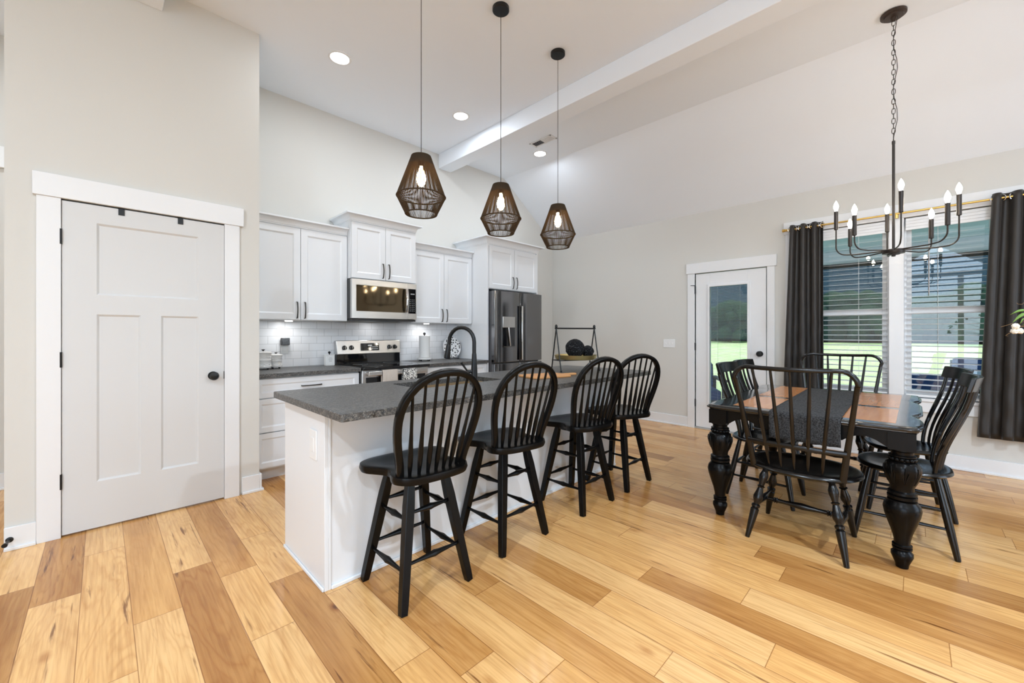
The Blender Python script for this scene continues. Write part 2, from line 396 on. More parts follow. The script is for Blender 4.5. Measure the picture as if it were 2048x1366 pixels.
# floor: one quad per plank, plank colour is an attribute of the board itself
def build_floor():
    w = .1653; x0 = .0945
    fixed = {-3: [(3.10, .72, .5), (1.2, .3, .4)], -2: [(2.86, .14, .6), (1.3, .3, .4)], -1: [(3.304, .20, .8), (2.05, .10, .3)], 0: [(2.38, .12, .6), (.9, .3, .5)],
             1: [(2.74, .62, 1.), (1.2, .3, .4)], 2: [(2.528, .22, .6), (1.915, .13, .8), (.9, .3, .4)], 3: [(2.9, .16, .7), (2.295, .66, .4), (1.0, .5, .4)],
             4: [(2.0, .16, .4), (1.37, .26, .3), (.4, .5, .3)], 5: [(1.178, .20, .3), (.3, .4, .4)], 6: [(1.9, .2, .4), (.955, .32, .3), (0, .5, .3)],
             7: [(1.49, .50, .5), (.0, .2, .4)], 8: [(1.95, .16, .5), (.676, .06, .2), (-.4, .5, .3)], 9: [(1.05, .24, .5), (.2, .2, .5)],
             10: [(1.9, .12, .4), (.4, .3, .4)], 11: [(2.2, .26, .4), (1.0, .62, .4), (-.3, .3, .3)], 12: [(1.7, .25, .4), (.575, .1, .2), (-.9, .4, .4)],
             13: [(1.3, .25, .4), (-.097, .16, .3)], 14: [(1.9, .3, .4), (.49, .55, .4), (-.8, .2, .2)], 15: [(1.6, .35, .3), (.642, .62, .5), (-.5, .3, .4)], 16: [(1.4, .2, .3), (.042, .28, .3)],
             18: [(1.2, .3, .4), (-.19, .35, .3)]}
    start = {-3: (.10, .4), -2: (.60, .9), -1: (.12, .5), 0: (.40, .2), 1: (.14, .4), 2: (.55, .7), 3: (.22, .9), 4: (.12, .5), 5: (.55, .8), 6: (.2, .5), 7: (.55, .3), 8: (.18, .4), 9: (.58, .6), 10: (.2, .3),
             11: (.3, .3), 12: (.3, .3), 13: (.25, .4), 14: (.2, .3), 15: (.35, .4)}
    V = []; F = []; A = []; PC = []
    rng = random.Random(4)
    def tone():
        t = rng.random(); return .05 + .30 * t if rng.random() < .66 else .40 + .32 * t
    k = int(math.floor((XR - x0) / w)) - 1
    while x0 + k * w < XW:
        xa, xb = max(XR, x0 + k * w), min(XW, x0 + (k + 1) * w)
        if xb > XR:
            js = []
            y = 5.6; cur = start.get(k, (tone(), rng.random())); seq = []
            fx = fixed.get(k, [])
            if fx:
                yy = fx[0][0]
                # boards before the first known joint
                while yy < 5.6: yy += rng.uniform(1.1, 1.7)
                pts = []
                prev = 5.6; yk = yy - rng.uniform(1.1, 1.5)
                top = [(5.6,) + cur]
                seq = top + [(f[0], f[1], f[2]) for f in fx]
                yl = fx[-1][0] - rng.uniform(.7, 1.5)
            else:
                seq = [(5.6,) + cur]; yl = 5.6 - rng.uniform(.3, 1.5)
            while yl > YR: seq.append((yl, tone(), rng.random())); yl -= rng.uniform(.5, 1.6)
            for i, (ya, tn, fg) in enumerate(seq):
                yb = seq[i + 1][0] if i + 1 < len(seq) else YR
                r = rng.random(); n = len(V)
                # inset ring so the edge distance interpolates: 3x3 grid
                d = .012
                xs = [xa, xa + d, xb - d, xb]; ys = [yb, yb + d, ya - d, ya]
                for yy_ in range(4):
                    for xx_ in range(4):
                        V.append((xs[xx_], ys[yy_], 0)); 
                        PC.append((0 if xx_ in (0, 3) else d, 0 if yy_ in (0, 3) else d, 0))
                for a in range(3):
                    for b in range(3):
                        F.append((n + a * 4 + b, n + a * 4 + b + 1, n + (a + 1) * 4 + b + 1, n + (a + 1) * 4 + b)); A.append((tn, r, fg, 1))
        k += 1
    me = bpy.data.meshes.new('floor'); me.from_pydata(V, [], F); me.update()
    ca = me.attributes.new('plank', 'FLOAT_COLOR', 'FACE')
    ca.data.foreach_set('color', [c for a in A for c in a])
    pc = me.attributes.new('pc', 'FLOAT_VECTOR', 'POINT'); pc.data.foreach_set('vector', [c for a in PC for c in a])
    me.materials.append(M['floor'])
    o = bpy.data.objects.new('floor', me); C.objects.link(o); o['kind'] = 'structure'
build_floor()

# walls
b = MB(); b.prism([(.885 - .02, 0), (XW, 0), (XW, ZE), (XF, ZC), (.865, ZC)], YK, YK + T, 'y'); st('wall_kitchen', b, 'wall', smooth=0)
b = MB()  # pantry wall, hollow round the door opening, with its return
DX0, DX1, DZ = -.18, .656, 2.078
b.box((-.396, YP, 0), (DX0, YP + .12, ZC)); b.box((DX1, YP, 0), (.885, YP + .12, ZC)); b.box((DX0, YP, DZ), (DX1, YP + .12, ZC)); b.box((.765, YP + .12, 0), (.885, YK + T, ZC))
st('wall_pantry', b, 'wall', smooth=0)
b = MB(); b.box((-.396, 5.2, 0), (.865, 5.3, ZC)); b.box((-.396, YP + .12, 0), (-.276, 5.2, ZC)); st('wall_closet', b, 'wall', smooth=0)
b = MB(); b.box((XR - T, 5.2, 0), (-.4, 5.2 + T, 3.64)); st('wall_hall', b, 'wall', smooth=0)
# window wall with openings
WY0, WY1, WZ0, WZ1 = -.70, .97, .625, 2.385
EY0, EY1, EZ = 1.245, 2.079, 2.045
b = MB(); X0, X1 = XW, XW + T
def wallx(y0, y1, z0, z1): b.box((X0, y0, z0), (X1, y1, z1))
wallx(YR, WY0, 0, ZE); wallx(WY0, WY1, 0, WZ0); wallx(WY0, WY1, WZ1, ZE); wallx(WY1, EY0, 0, ZE); wallx(EY0, EY1, EZ, ZE); wallx(EY1, YK + T, 0, ZE)
st('wall_window', b, 'wall', smooth=0)
# rear wall (behind the camera) and right wall, unseen openings added to bring in daylight
b = MB(); X0, X1 = XR - T, XR
wallx(YR, -3.2, 0, ZC + .2); wallx(-3.2, .4, 0, .2); wallx(-3.2, 1.8, 2.7, 2.8); wallx(.4, 1.8, 0, 2.7); wallx(-3.2, -2.6, 2.8, ZC + .2); wallx(1.8, 5.3, 0, ZC + .2); wallx(-2.6, 1.8, 3.5, ZC + .2)
b.prism([(-2.6, 2.8), (-1.4, 2.8), (-.4, 3.5), (-2.6, 3.5)], XR - T, XR, 'x'); b.prism([(.6, 2.8), (1.8, 2.8), (1.8, 3.5), (-.4, 3.5)], XR - T, XR, 'x')
for y in (-2.0, -.8): b.box((XR - .1, y - .05, .2), (XR - .05, y + .05, 2.7))
st('wall_rear', b, 'wall', smooth=0)
b = MB()
def wally(x0, x1, z0, z1): b.box((x0, YR - T, z0), (x1, YR, z1))
wally(XR, 2.7, 0, ZC); wally(2.7, 4.5, 0, .2); wally(2.7, 4.5, 2.7, ZC); wally(4.5, XW + T, 0, ZC)
b.box((3.57, YR - .1, .2), (3.63, YR - .05, 2.7))
st('wall_right', b, 'wall', smooth=0)
# ceiling: flat centre, slope to the window wall
b = MB(); b.prism([(XR - T, ZC), (XF, ZC), (XW + T, ZE - (ZC - ZE) / (XW - XF) * T), (XW + T, ZE + .2), (XF, ZC + .15), (XR - T, ZC + .15)], YR - T, 5.35, 'y'); st('ceiling', b, 'ceil', smooth=0)
b = MB(); b.box((3.16, YR, 3.45), (3.355, YK, ZC)); st('trim_1', b, 'ceil', bevel=.004)
b = MB(); b.box((.10, YR, 3.49), (.297, YP, ZC)); st('trim_2', b, 'ceil', bevel=.004)

# baseboards
def base(name, segs, top=.133):
    b = MB()
    for (x0, y0, x1, y1, nx, ny) in segs:
        t = .015
        b.box((x0, y0, 0), (x1 + nx * t, y1 + ny * t, top)); b.box((x0, y0, 0), (x1 + nx * (t + .012), y1 + ny * (t + .012), .018))
    return st(name, b, 'trim', bevel=.003)
base('baseboard_window', [(XW, YR, XW, 1.16, -1, 0), (XW, 2.17, XW, YK, -1, 0)])
base('baseboard_pantry', [(-.396, YP, -.275, YP, 0, -1), (.765, YP, .885, YP, 0, -1)])
bb = MB(); bb.box((.885, YP - .015, 0), (.900, 3.86, .133)); bb.box((.885, YP - .027, 0), (.912, 3.86, .018)); st('baseboard_return', bb, 'trim', bevel=.003)
base('baseboard_hall', [(XR, 5.2, -.41, 5.2, 0, -1)])

# ---- pantry door (door_1)
d1 = empty('door_1'); d1['kind'] = 'structure'
b = MB(); yb = YP - .018
b.box((-.275, yb, 0), (DX0 + .004, YP + .02, DZ)); b.box((DX1 - .004, yb, 0), (.748, YP + .02, DZ))
b.box((-.29, YP - .028, DZ), (.774, YP + .02, 2.215))
b.build('casing', 'trim', d1, .002)
def panel_door(x0, x1, z0, z1, yf, th, panels, rec=.010):
    """slab facing -Y, recessed panels"""
    b = MB()
    xs = sorted({x0, x1, *[p[0] for p in panels], *[p[2] for p in panels]}); zs = sorted({z0, z1, *[p[1] for p in panels], *[p[3] for p in panels]})
    for i in range(len(xs) - 1):
        for j in range(len(zs) - 1):
            cx, cz = (xs[i] + xs[i + 1]) / 2, (zs[j] + zs[j + 1]) / 2
            inp = any(p[0] < cx < p[2] and p[1] < cz < p[3] for p in panels)
            if not inp: b.box((xs[i], yf, zs[j]), (xs[i + 1], yf + th, zs[j + 1]))
    for p in panels:
        m = .012
        a = (p[0], p[1]), (p[2], p[1]), (p[2], p[3]), (p[0], p[3]); q = (p[0] + m, p[1] + m), (p[2] - m, p[1] + m), (p[2] - m, p[3] - m), (p[0] + m, p[3] - m)
        vs = [(x, yf, z) for x, z in a] + [(x, yf + rec, z) for x, z in q]
        b.add(vs, [(0, 1, 5, 4), (1, 2, 6, 5), (2, 3, 7, 6), (3, 0, 4, 7), (4, 5, 6, 7)])
        b.box((p[0], yf + rec + .001, p[1]), (p[2], yf + th, p[3]))
    return b
panel_door(-.173, .650, .012, 2.068, YP - .006, .035, [(-.024, 1.497, .497, 1.955), (-.024, .304, .186, 1.373), (.289, .304, .497, 1.373)], .011).build('door_slab', 'door', d1, smooth=0)
b = MB(); b.box((DX0, YP + .036, 0), (DX0 + .02, YP + .12, DZ)); b.box((DX1 - .02, YP + .036, 0), (DX1, YP + .12, DZ)); b.box((DX0, YP + .036, DZ - .01), (DX1, YP + .12, DZ)); b.build('jamb', 'trim', d1)
for z in (1.845, 1.09, .343):
    h = MB(); h.lathe([(.006, z - .047), (.006, z + .047)], 10, (-.177, YP - .014)); h.box((-.184, YP - .009, z - .045), (-.172, YP + .004, z + .045)); h.build('hinge', 'black', d1)
k = MB(); k.axis_lathe((.582, YP - .006, .938), (.582, YP - .075, .938), [(0, .031), (.08, .031), (.1, .012), (.45, .012), (.55, .024), (.75, .031), (.95, .024), (1, .010)], 24); k.build('knob', 'black', d1)
k = MB(); k.box((.648, YP - .012, .91), (.656, YP + .004, .966)); k.build('strike', 'black', d1)
for x in (.091, .394):
    k = MB(); k.box((x - .015, YP - .0105, 2.028), (x + .015, YP - .0065, 2.071)); k.box((x - .015, YP - .0105, 2.069), (x + .015, YP + .035, 2.073))
    tag(k.build('over_door_hook', 'black'), 'black metal hook strap over the top of the white pantry door, ' + ('nearer the hinges' if x < .2 else 'nearer the knob side'), 'hook', 'over door hooks')
k = MB(); k.axis_lathe((-.375, YP - .013, .062), (-.385, YP - .095, .060), [(0, .016), (.05, .016), (.08, .007), (.75, .007), (.8, .011), (1, .012)], 12)
tag(k.build('door_stop', 'black'), 'small black door stop screwed into the baseboard left of the pantry door', 'door stop')

# ---- exterior door (door_2)
d2 = empty('door_2'); d2['kind'] = 'structure'
b = MB(); b.box((XW - .018, 1.166, 0), (XW + .03, EY0, EZ)); b.box((XW - .018, EY1, 0), (XW + .03, 2.17, EZ)); b.box((XW - .028, 1.145, EZ), (XW + .03, 2.184, 2.178)); b.build('casing', 'trim', d2, .002)
gy0, gy1, gz0, gz1 = 1.452, 1.892, .312, 1.858
b = MB(); sx0, sx1 = XW + .0, XW + .044; sy0, sy1 = 1.256, 2.068
b.box((sx0, sy0, .022), (sx1, gy0, 2.035)); b.box((sx0, gy1, .022), (sx1, sy1, 2.035)); b.box((sx0, gy0, .022), (sx1, gy1, gz0)); b.box((sx0, gy0, gz1), (sx1, gy1, 2.035))
b.build('door_slab', 'trim', d2, .002)
b = MB()
for r_, off in ((.032, -.012), (.016, -.019)):
    b.box((XW + off, gy0 - r_, gz0 - r_), (XW + .002, gy0 + .002, gz1 + r_)); b.box((XW + off, gy1 - .002, gz0 - r_), (XW + .002, gy1 + r_, gz1 + r_))
    b.box((XW + off, gy0, gz0 - r_), (XW + .002, gy1, gz0 + .002)); b.box((XW + off, gy0, gz1 - .002), (XW + .002, gy1, gz1 + r_))
b.build('glass_frame', 'trim', d2, .002)
MB().box((XW + .010, gy0, gz0), (XW + .014, gy1, gz1)).build('glass_pane', 'glass', d2, smooth=0)
b = MB(); z = gz0 + .01
while z < gz1 - .01: b.box((XW + .0195, gy0 + .005, z), (XW + .0265, gy1 - .005, z + .0012)); z += .0155
for y in (gy0 + .09, gy1 - .09): b.box((XW + .022, y, gz0), (XW + .0235, y + .0015, gz1))
b.build('blind', 'trim', d2, smooth=0)
b = MB(); b.box((XW - .021, gy0 - .020, 1.55), (XW - .019, gy0 - .004, 1.80)); b.build('blind_slider', 'plastic', d2)
for z in (1.83, 1.08, .335):
    h = MB(); h.lathe([(.006, z - .05), (.006, z + .05)], 10, (XW - .012, 2.073)); h.box((XW - .012, 2.066, z - .048), (XW + .003, 2.080, z + .048)); h.build('hinge', 'black', d2)
h = MB(); h.tube([(XW - .012, 2.073, 1.885), (XW - .05, 2.09, 1.885), (XW - .055, 2.115, 1.885)], .004, 6); h.build('hinge_stop', 'black', d2)
k = MB(); k.axis_lathe((XW, 1.319, 1.008), (XW - .065, 1.319, 1.008), [(0, .033), (.08, .033), (.1, .013), (.45, .013), (.55, .026), (.75, .033), (.95, .026), (1, .010)], 24); k.build('knob', 'black', d2)
MB().box((XW - .02, EY0, 0), (XW + T, EY1, .018)).build('threshold', 'pdeck', d2, .003)

# ---- windows
MY = .133
tc = MB()
tc.box((XW - .018, WY1 - .01, WZ0), (XW + .01, 1.06, WZ1)); tc.box((XW - .018, WY0 - .09, WZ0), (XW + .01, WY0 + .01, WZ1))
tc.box((XW - .018, .079, WZ0), (XW + T, .187, WZ1)); tc.box((XW - .028, WY0 - .105, WZ1), (XW + .01, 1.076, 2.52))
st('trim_3', tc, 'trim', bevel=.002)
tc = MB(); tc.box((XW - .034, WY0 - .11, .603), (XW + .08, 1.08, .630)); tc.box((XW - .018, WY0 - .09, .500), (XW + .0, 1.06, .603)); st('trim_4', tc, 'trim', bevel=.003)
for n, (y0, y1) in enumerate(((.187, WY1), (WY0, .079))):
    w = empty('window_%d' % (n + 1)); w['kind'] = 'structure'
    fx = XW + .085
    b = MB(); b.box((fx - .03, y0, WZ0), (fx + .05, y0 + .018, WZ1)); b.box((fx - .03, y1 - .018, WZ0), (fx + .05, y1, WZ1)); b.box((fx - .03, y0 + .018, WZ1 - .03), (fx + .05, y1 - .018, WZ1)); b.box((fx - .03, y0 + .018, WZ0), (fx + .05, y1 - .018, WZ0 + .025)); b.build('window_frame', 'trim', w, .002)
    for nm, xx, z0, z1 in (('upper_sash', fx + .012, 1.44, WZ1 - .02), ('lower_sash', fx - .018, WZ0 + .02, 1.50)):
        b = MB(); q = .038; a0, a1 = y0 + .016, y1 - .016
        b.box((xx, a0, z0), (xx + .028, a0 + q, z1)); b.box((xx, a1 - q, z0), (xx + .028, a1, z1)); b.box((xx, a0 + q, z0), (xx + .028, a1 - q, z0 + .055)); b.box((xx, a0 + q, z1 - .055 if nm[0] == 'l' else z1 - .04), (xx + .028, a1 - q, z1))
        s_ = b.build(nm, 'trim', w, .002)
        MB().box((xx + .012, a0 + q, z0 + .05), (xx + .016, a1 - q, z1 - .04)).build('glass_pane', 'glass', s_, smooth=0)
# blinds
for n, (y0, y1) in enumerate(((.20, WY1 - .01), (WY0 + .01, .067))):
    bl = empty('window_blind', (XW + .03, (y0 + y1) / 2, 0), 0, ['white horizontal slat blind lowered over the left window, partly behind the left curtain', 'white horizontal slat blind lowered over the right window behind the chair crests'][n], 'blind', 'white slat blinds')
    h = (y1 - y0) / 2
    b = MB(); z = .70
    while z < 2.24:
        b.add([(-.024, -h, z - .0036), (.024, -h, z + .0036), (.024, h, z + .0036), (-.024, h, z - .0036), (-.024, -h, z - .0021), (.024, -h, z + .0051), (.024, h, z + .0051), (-.024, h, z - .0021)], [(0, 3, 2, 1), (4, 5, 6, 7), (0, 1, 5, 4), (1, 2, 6, 5), (2, 3, 7, 6), (3, 0, 4, 7)])
        z += .0535
    b.build('slat', 'trim', bl, smooth=0)
    MB().box((-.028, -h, 2.32), (.028, h, 2.375)).build('head_rail', 'trim', bl, .002)
    b = MB()
    for k_ in range(4): b.box((-.036, -h, 2.262 + k_ * .029), (-.030, h, 2.289 + k_ * .029))
    b.box((-.031, -h, 2.262), (-.028, h, 2.378)); b.build('valance', 'trim', bl, .002)
    MB().box((-.026, -h, .640), (.026, h, .662)).build('bottom_rail', 'trim', bl, .002)
    b = MB()
    for y in (-h * .42, h * .42):
        for x in (-.025, .025): b.tube([(x, y, .65), (x, y, 2.3)], .0009, 5)
    b.build('ladder_cord', 'trim', bl)
    b = MB(); b.tube([(-.036, h - .16, 2.32), (-.036, h - .16, 1.62)], .004, 6); b.build('tilt_wand', mat('clear wand', (.45, .40, .38), .3), bl)

# ---- outlets, switches, thermostat
def plate_x(name, y0, y1, z0, z1, n, label):
    o = empty(name, (XW, (y0 + y1) / 2, (z0 + z1) / 2), 0, label, 'light switch')
    MB().box((-.006, -(y1 - y0) / 2, -(z1 - z0) / 2), (0, (y1 - y0) / 2, (z1 - z0) / 2)).build('plate', 'plastic', o, .002)
    for i in range(n):
        y = (i - (n - 1) / 2) * .046; MB().box((-.010, y - .005, -.012), (-.005, y + .005, .012)).build('toggle', 'plastic', o, .001)
plate_x('switch_plate', 2.346, 2.509, 1.057, 1.171, 3, 'white three-toggle light switch plate on the wall left of the glass door')
o = empty('thermostat', (-.50, 5.2, 2.66), 0, 'white thermostat box on the hall wall at the left edge', 'thermostat')
MB().box((-.16, -.03, -.085), (-.0, 0, .085)).build('housing', 'plastic', o, .004)

# ================================================================ KITCHEN
def pull_v(parent, x, y, z, L=.155):
    """arched vertical pull on a face at y facing -Y, centred (x,z)"""
    b = MB(); n = 10; pts = [(x, y, z - L / 2), (x, y - .018, z - L / 2 + .002)] + [(x, y - .018 - .012 * sin(pi * i / n), z - L / 2 + L * i / n) for i in range(1, n)] + [(x, y - .018, z + L / 2 - .002), (x, y, z + L / 2)]
    b.bar(pts, .011, .007, (1, 0, 0)); return b.build('handle', 'pull', parent)
def pull_h(parent, x, y, z, L=.17):
    b = MB(); pts = [(x - L / 2, y, z), (x - L / 2 + .002, y - .022, z), (x - L / 4, y - .028, z), (x, y - .030, z), (x + L / 4, y - .028, z), (x + L / 2 - .002, y - .022, z), (x + L / 2, y, z)]
    b.bar(pts, .011, .007, (0, 0, 1)); return b.build('handle', 'pull', parent)
def shaker(parent, name, x0, x1, z0, z1, yf, hx=None, hz=None, horiz=False, fr=.058):
    """shaker front, its face at yf"""
    g = .002
    b = panel_door(x0 + g, x1 - g, z0 + g, z1 - g, yf, .019, [(x0 + fr, z0 + fr, x1 - fr, z1 - fr)], .008)
    d = b.build(name, 'cab', parent, smooth=0)
    if horiz: pull_h(d, hx, yf, hz)
    elif hx is not None: pull_v(d, hx, yf, hz)
    return d
def crown(parent, x0, x1, yf, z0, z1, yback, left=True, right=True, ext=.055):
    """cove crown: sweeps round front and returns; profile offset grows with height"""
    b = MB(); n = 8; prof = [(.004, z0), (.006, z0 + .010)]
    for i in range(n + 1):
        a = i / n * pi / 2; prof.append((.010 + (ext - .012) * (1 - cos(a)), z0 + .012 + (z1 - z0 - .028) * sin(a)))
    prof += [(ext, z1 - .014), (ext, z1)]
    rs = []
    for off, z in prof:
        l = x0 - (off if left else 0); r = x1 + (off if right else 0)
        rs.append([(l, yback, z), (l, yf - off, z), (r, yf - off, z), (r, yback, z)])
    b.rings(rs, caps=True); return b.build('crown_molding', 'cab', parent, smooth=25)

def upper_cabinet(x0, x1, z0, z1, yf, ctop, label, left, right, handle_z, ext=.055, cx0=None):
    r = empty('upper_cabinet', ((x0 + x1) / 2, YK, z0), 0, label, 'cabinet')
    X0_, X1_ = x0 - (x0 + x1) / 2, x1 - (x0 + x1) / 2; H = z1 - z0; F_ = yf - YK
    MB().box((X0_, F_ + .021, 0), (X1_, -.002, H)).build('cabinet_box', 'cab', r, .0015)
    mid = 0
    shaker(r, 'door', X0_ + .003, mid - .0005, .004, H - .012, F_, mid - .035, handle_z - z0)
    shaker(r, 'door', mid + .0005, X1_ - .003, .004, H - .012, F_, mid + .035, handle_z - z0)
    crown(r, X0_, X1_, F_ + .015, H - .004, ctop - z0, -.002, left, right, ext)
    return r
upper_cabinet(.889, 1.793, 1.378, 2.268, 4.180, 2.338, 'white upper cabinet with two shaker doors left of the microwave, above the canisters', False, False, 1.475)
upper_cabinet(1.795, 2.555, 1.822, 2.415, 4.095, 2.49, 'short white upper cabinet directly above the microwave', True, True, 1.925, .06)
upper_cabinet(2.557, 3.462, 1.378, 2.255, 4.180, 2.328, 'white upper cabinet with two shaker doors between the microwave and the refrigerator', False, False, 1.475)
# refrigerator surround
r = empty('refrigerator_cabinet', (3.95, YK, 0), 0, 'tall white refrigerator surround cabinet with side panels and two doors over the refrigerator', 'cabinet')
o_ = lambda x: x - 3.95
MB().box((o_(3.466), 3.885 - YK, 0), (o_(3.492), -.002, 2.405)).build('side_panel', 'cab', r, .0015)
MB().box((o_(4.420), 3.885 - YK, 0), (o_(4.446), -.002, 2.405)).build('side_panel', 'cab', r, .0015)
MB().box((o_(3.494), 3.90 - YK, 1.83), (o_(4.418), -.002, 2.405)).build('cabinet_box', 'cab', r, .0015)
shaker(r, 'door', o_(3.496), o_(3.956), 1.836, 2.385, 3.878 - YK, o_(3.956) - .035, 1.935)
shaker(r, 'door', o_(3.957), o_(4.417), 1.836, 2.385, 3.878 - YK, o_(3.957) + .035, 1.935)
crown(r, o_(3.466), o_(4.446), 3.892 - YK, 2.402, 2.495, -.002, True, True, .075)
# under cabinet puck lights (real lamps)
for x in (1.28, 2.85):
    u = empty('under_cabinet_light', (x, 4.33, 1.378), 0, 'small round lamp under the upper cabinet ' + ('left of the microwave' if x < 2 else 'right of the microwave'), 'lamp', 'under cabinet lights')
    MB().lathe([(.034, -.010), (.034, -.002)], 20).build('lens', mat('puck lens', (1, 1, 1), .5, emit=((1, .98, .95), 3)), u)
    light('puck_light', 'AREA', (x, 4.34, 1.366), .9, (1, 1, 1), (0, 0, 0), .06)

# base cabinets
def base_cab(x0, x1, label, fronts):
    r = empty('base_cabinet', ((x0 + x1) / 2, YK, 0), 0, label, 'cabinet'); cx = (x0 + x1) / 2; F_ = 3.882 - YK
    MB().box((x0 - cx, F_ + .021, .10), (x1 - cx, -.002, .878)).build('cabinet_box', 'cab', r, .0015)
    MB().box((x0 - cx, F_ + .09, 0), (x1 - cx, -.05, .10)).build('toe_kick', 'cab', r)
    for (a, c_, z0, z1, kind) in fronts:
        if kind == 'drawer': shaker(r, 'drawer', a - cx, c_ - cx, z0, z1, F_, (a + c_) / 2 - cx, (z0 + z1) / 2, True, .045)
        else: shaker(r, 'door', a - cx, c_ - cx, z0, z1, F_, (c_ - cx - .035) if kind == 'dl' else (a - cx + .035), z1 - .12)
    return r
base_cab(.889, 1.782, 'white base cabinet with three wide drawers left of the range, under the canisters', [(.893, 1.780, .705, .868, 'drawer'), (.893, 1.780, .415, .70, 'drawer'), (.893, 1.780, .115, .41, 'drawer')])
base_cab(2.552, 3.464, 'white base cabinet right of the range under the paper towels', [(2.556, 3.46, .705, .868, 'drawer'), (2.556, 3.007, .115, .70, 'dl'), (3.009, 3.46, .115, .70, 'dr')])
MB().box((.887, 3.842, .880), (1.783, YK - .012, .914)).build('countertop', 'granite', None, .003)
tag(bpy.data.objects['countertop'], 'dark granite counter slab on the drawer cabinet left of the range', 'countertop')
tag(MB().box((2.551, 3.842, .880), (3.464, YK - .012, .914)).build('countertop', 'granite', None, .003), 'dark granite counter slab between the range and the refrigerator', 'countertop')
bs = tag(MB().box((.887, YK - .010, .914), (3.464, YK - .0005, 1.378)).build('backsplash', 'tile', None, smooth=0), 'white subway tile backsplash between counter and upper cabinets', 'tile')

# range
r = empty('range', (2.167, YK - .012, 0), 0, 'stainless steel electric range with black glass cooktop between the base cabinets', 'stove')
MB().box((-.378, -.625, .06), (.378, -.03, .895)).build('body', mat('range side', (.03, .03, .03), .4), r, .003)
b = MB(); b.box((-.380, -.700, .889), (.380, -.065, .918)); b.build('cooktop', 'bglass', r, .004)
b = MB(); b.prism([(-.058, .918), (-.052, 1.03), (0, 1.03), (0, .918)], -.380, .380, 'x'); b.build('backguard_base', 'bglass', r, .002)
b = MB(); b.prism([(-.075, 1.022), (-.052, 1.175), (-.0, 1.175), (0, 1.022)], -.382, .382, 'x'); bgp = b.build('control_panel', 'steel', r, .006)
b = MB(); b.prism([(-.0748, 1.058), (-.0635, 1.140), (-.060, 1.140), (-.070, 1.058)], -.115, .105, 'x'); b.build('display', 'bglass', r)
def tilt_pt(x, z): return (x, -.075 + .023 * (z - 1.022) / .153, z)
for x in (-.300, -.222, .235, .305):
    p = Vector(tilt_pt(x, 1.095)); b = MB(); b.axis_lathe(p, p + Vector((0, -.032, -.005)), [(0, .026), (.3, .025), (.35, .021), (1, .018)], 18); kb = b.build('knob', 'bglass', r)
    b = MB(); b.box((p.x - .003, p.y - .036, p.z - .02), (p.x + .003, p.y - .030, p.z + .018)); b.build('pointer', 'chrome', kb, .001)
b = MB()
for i in range(6):
    for j in range(2): b.box((.0 + i * .016, -.0705 + j * .003, 1.073 + j * .022), (.009 + i * .016, -.0725 + j * .003, 1.079 + j * .022))
for i in range(5): b.box((-.03 + i * .010, -.0645, 1.112), (-.024 + i * .010, -.0685, 1.122))
b.build('display_marks', mat('display glow', (.6, .65, .7), .5, emit=((.8, .8, .75), .6)), r)
b = MB(); b.box((-.376, -.665, .20), (.376, -.625, .888)); b.build('oven_door', 'steel', r, .004)
b = MB(); b.box((-.340, -.670, .30), (.340, -.664, .816)); b.build('oven_window', 'bglass', r, .002)
b = MB(); b.box((-.335, -.722, .834), (.335, -.700, .878)); b.box((-.335, -.705, .843), (-.305, -.664, .87)); b.box((.305, -.705, .843), (.335, -.664, .87)); b.build('oven_handle', 'steel', r, .005)
MB().box((-.376, -.662, .065), (.376, -.625, .195)).build('storage_drawer', 'steel', r, .004)
for rx, ry, rr in ((-.19, -.50, .10), (.19, -.50, .085), (-.19, -.22, .075), (.19, -.22, .10)):
    b = MB(); b.tube([(rx + rr * cos(a * pi / 16), ry + rr * sin(a * pi / 16), .9182) for a in range(32)], .0012, 4, close=True); b.build('burner_ring', mat('burner line', (.15, .15, .15), .3), r)
# towels on the oven handle
def towel(xa, xb, m, label):
    b = MB(); yy = YK - .012; n = 14
    y0 = yy - .722
    rs = []
    prof = [(y0 - .006, .56), (y0 - .006, .66), (y0 - .005, .76), (y0 - .005, .86), (y0 - .004, .8825), (y0 + .006, .8855), (y0 + .020, .8825), (y0 + .0275, .86), (y0 + .0275, .76), (y0 + .0275, .62)]
    vs = []; fs = []
    for j, (y, z) in enumerate(prof):
        for i in range(n + 1):
            u = i / n; w_ = .004 * sin(u * 9 + j * .3) * (1 if j < 4 else 0)
            vs.append((xa + (xb - xa) * u, y - abs(w_), z))
    for j in range(len(prof) - 1):
        for i in range(n): fs.append((j * (n + 1) + i, j * (n + 1) + i + 1, (j + 1) * (n + 1) + i + 1, (j + 1) * (n + 1) + i))
    b.add(vs, fs); o = b.build('dish_towel', m); md = o.modifiers.new('s', 'SOLIDIFY'); md.thickness = .003; md.offset = 0
    return tag(o, label, 'towel', 'dish towels on the oven handle')
towel(1.972, 2.140, 'towel_b', 'beige speckled dish towel hanging on the oven handle')
towel(2.203, 2.366, 'towel_k', 'black and white leopard-spotted dish towel hanging on the oven handle')

